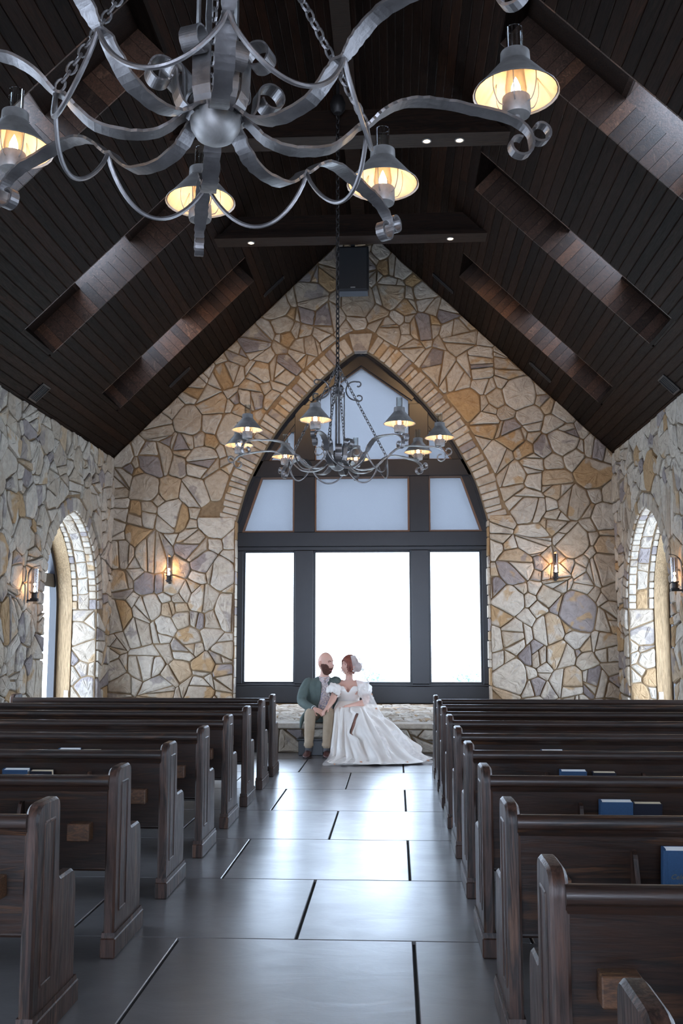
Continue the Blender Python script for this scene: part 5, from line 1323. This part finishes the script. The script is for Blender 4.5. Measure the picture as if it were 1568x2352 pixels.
veil = sheet('veil', [(-.612, 13.655, 1.300), (-.590, 13.655, 1.20), (-.568, 13.655, 1.08), (-.515, 13.60, .905), (-.44, 13.50, .70), (-.31, 13.14, .40), (-.12, 12.78, .05)],
             [(-.580, 13.87, 1.300), (-.480, 13.89, 1.19), (-.44, 13.90, 1.04), (-.365, 13.88, .90), (-.29, 13.80, .70), (-.08, 13.60, .40), (.40, 13.0, .03)], 60, 26, M['veil'], .006, 1, .085)
e = MB(); blob(e, WM @ V3((.0, -.055, .108)), (.05, .012, .022), WM.to_3x3(), 12); e.build('hair_comb', M['lace'], bride, True)
# embroidered flowers along veil and train
rnd = random.Random(12)
def flower(c, s, mt, nrm):
    e = MB(); n = V3(nrm).normalized(); u = n.orthogonal().normalized(); v = n.cross(u)
    for k in range(5):
        a = k * 1.257 + rnd.random(); d = u * math.cos(a) + v * math.sin(a); o = d.cross(n); p = V3(c)
        e.add([p, p + d * s * .6 + o * s * .35 + n * .004, p + d * s + n * .002, p + d * s * .6 - o * s * .35 + n * .004, p + n * .006], [(0, 1, 4), (1, 2, 4), (2, 3, 4), (3, 0, 4)])
    e.build('lace_flower', mt, bride)
vv = veil.data.vertices; nr = len(vv) // 27
for i, k, s, mt in ((6, 21, .020, 'lace'), (11, 22, .018, 'lace'), (16, 23, .022, 'lace'), (20, 20, .022, 'lace'), (26, 21, .018, 'peach'), (28, 18, .020, 'lace'), (33, 19, .020, 'lace'), (37, 16, .018, 'peach'), (39, 19, .020, 'lace'), (44, 15, .020, 'peach'), (47, 20, .018, 'lace'), (52, 12, .018, 'peach'), (54, 22, .020, 'lace')):
    flower(V3(vv[min(i, nr - 1) * 27 + k].co) + V3((0, -.008, .004)), s, M[mt], (.2, -1, .4))
for ob, lst in ((ov, ((14, 8), (20, 14), (24, 22), (26, 30), (18, 34), (25, 4), (28, 18), (22, 38))), (ov2, ((12, 8), (18, 14), (22, 6), (24, 20)))):
    w_ = (41 if ob is ov else 27)
    for n_, (i, k) in enumerate(lst):
        flower(V3(ob.data.vertices[i * w_ + k].co) + V3((0, -.004, .008)), rnd.uniform(.016, .024), M['peach' if n_ % 2 else 'lace'], (.1, -.6, .8))
# white shoe tip beside the step
c = MB(); c.loft([ring((-.875, 13.36, .225), .010, .02, 12), ring((-.87, 13.34, .235), .028, .05, 12), ring((-.868, 13.335, .252), .026, .05, 12), ring((-.868, 13.34, .262), .010, .03, 12)]) if False else None

# ================================================================== OUTSIDE: shrubs just above the sill, far down the slope
M['leaf'] = mat('pale_foggy_leaf', (.30, .42, .34), .8)  # leaf green paled, fog haze put into the colour
for (x, y, h, s, lab) in ((-.45, 26, .62, 11, 'pale leafy shrub outside the middle pane beside the bride\'s veil'), (1.75, 25, .55, 12, 'low leafy shrub outside the window pane on the bride\'s side'), (2.62, 25, .40, 13, 'smaller shrub beside the low shrub outside the bride\'s side pane')):
    rnd = random.Random(s); t = empty('shrub', (x, y, -.35)); tag(t, lab, 'shrub', 'shrubs outside the altar window')
    m = MB()
    for k in range(6): m.tube([(0, 0, 0), (rnd.uniform(-.15, .15), rnd.uniform(-.15, .15), .6), (rnd.uniform(-.35, .35), rnd.uniform(-.2, .2), 1.0 + h * .3)], [.02, .014, .006], 5)
    m.build('stem', M['leaf'], t); m = MB()
    for k in range(420):
        c = V3((max(-.38, min(.38, rnd.gauss(0, .2))), rnd.gauss(0, .15), .55 + abs(rnd.gauss(0, .28)) * (1 + h * .3))); d = V3((rnd.uniform(-1, 1), rnd.uniform(-1, 1), rnd.uniform(-.3, 1))).normalized(); o = d.orthogonal().normalized() * .025; m.add([c, c + d * .05 + o, c + d * .11, c + d * .05 - o], [(0, 1, 2, 3)])
    tag(m.build('foliage', M['leaf'], t, fix=False), kind='stuff')
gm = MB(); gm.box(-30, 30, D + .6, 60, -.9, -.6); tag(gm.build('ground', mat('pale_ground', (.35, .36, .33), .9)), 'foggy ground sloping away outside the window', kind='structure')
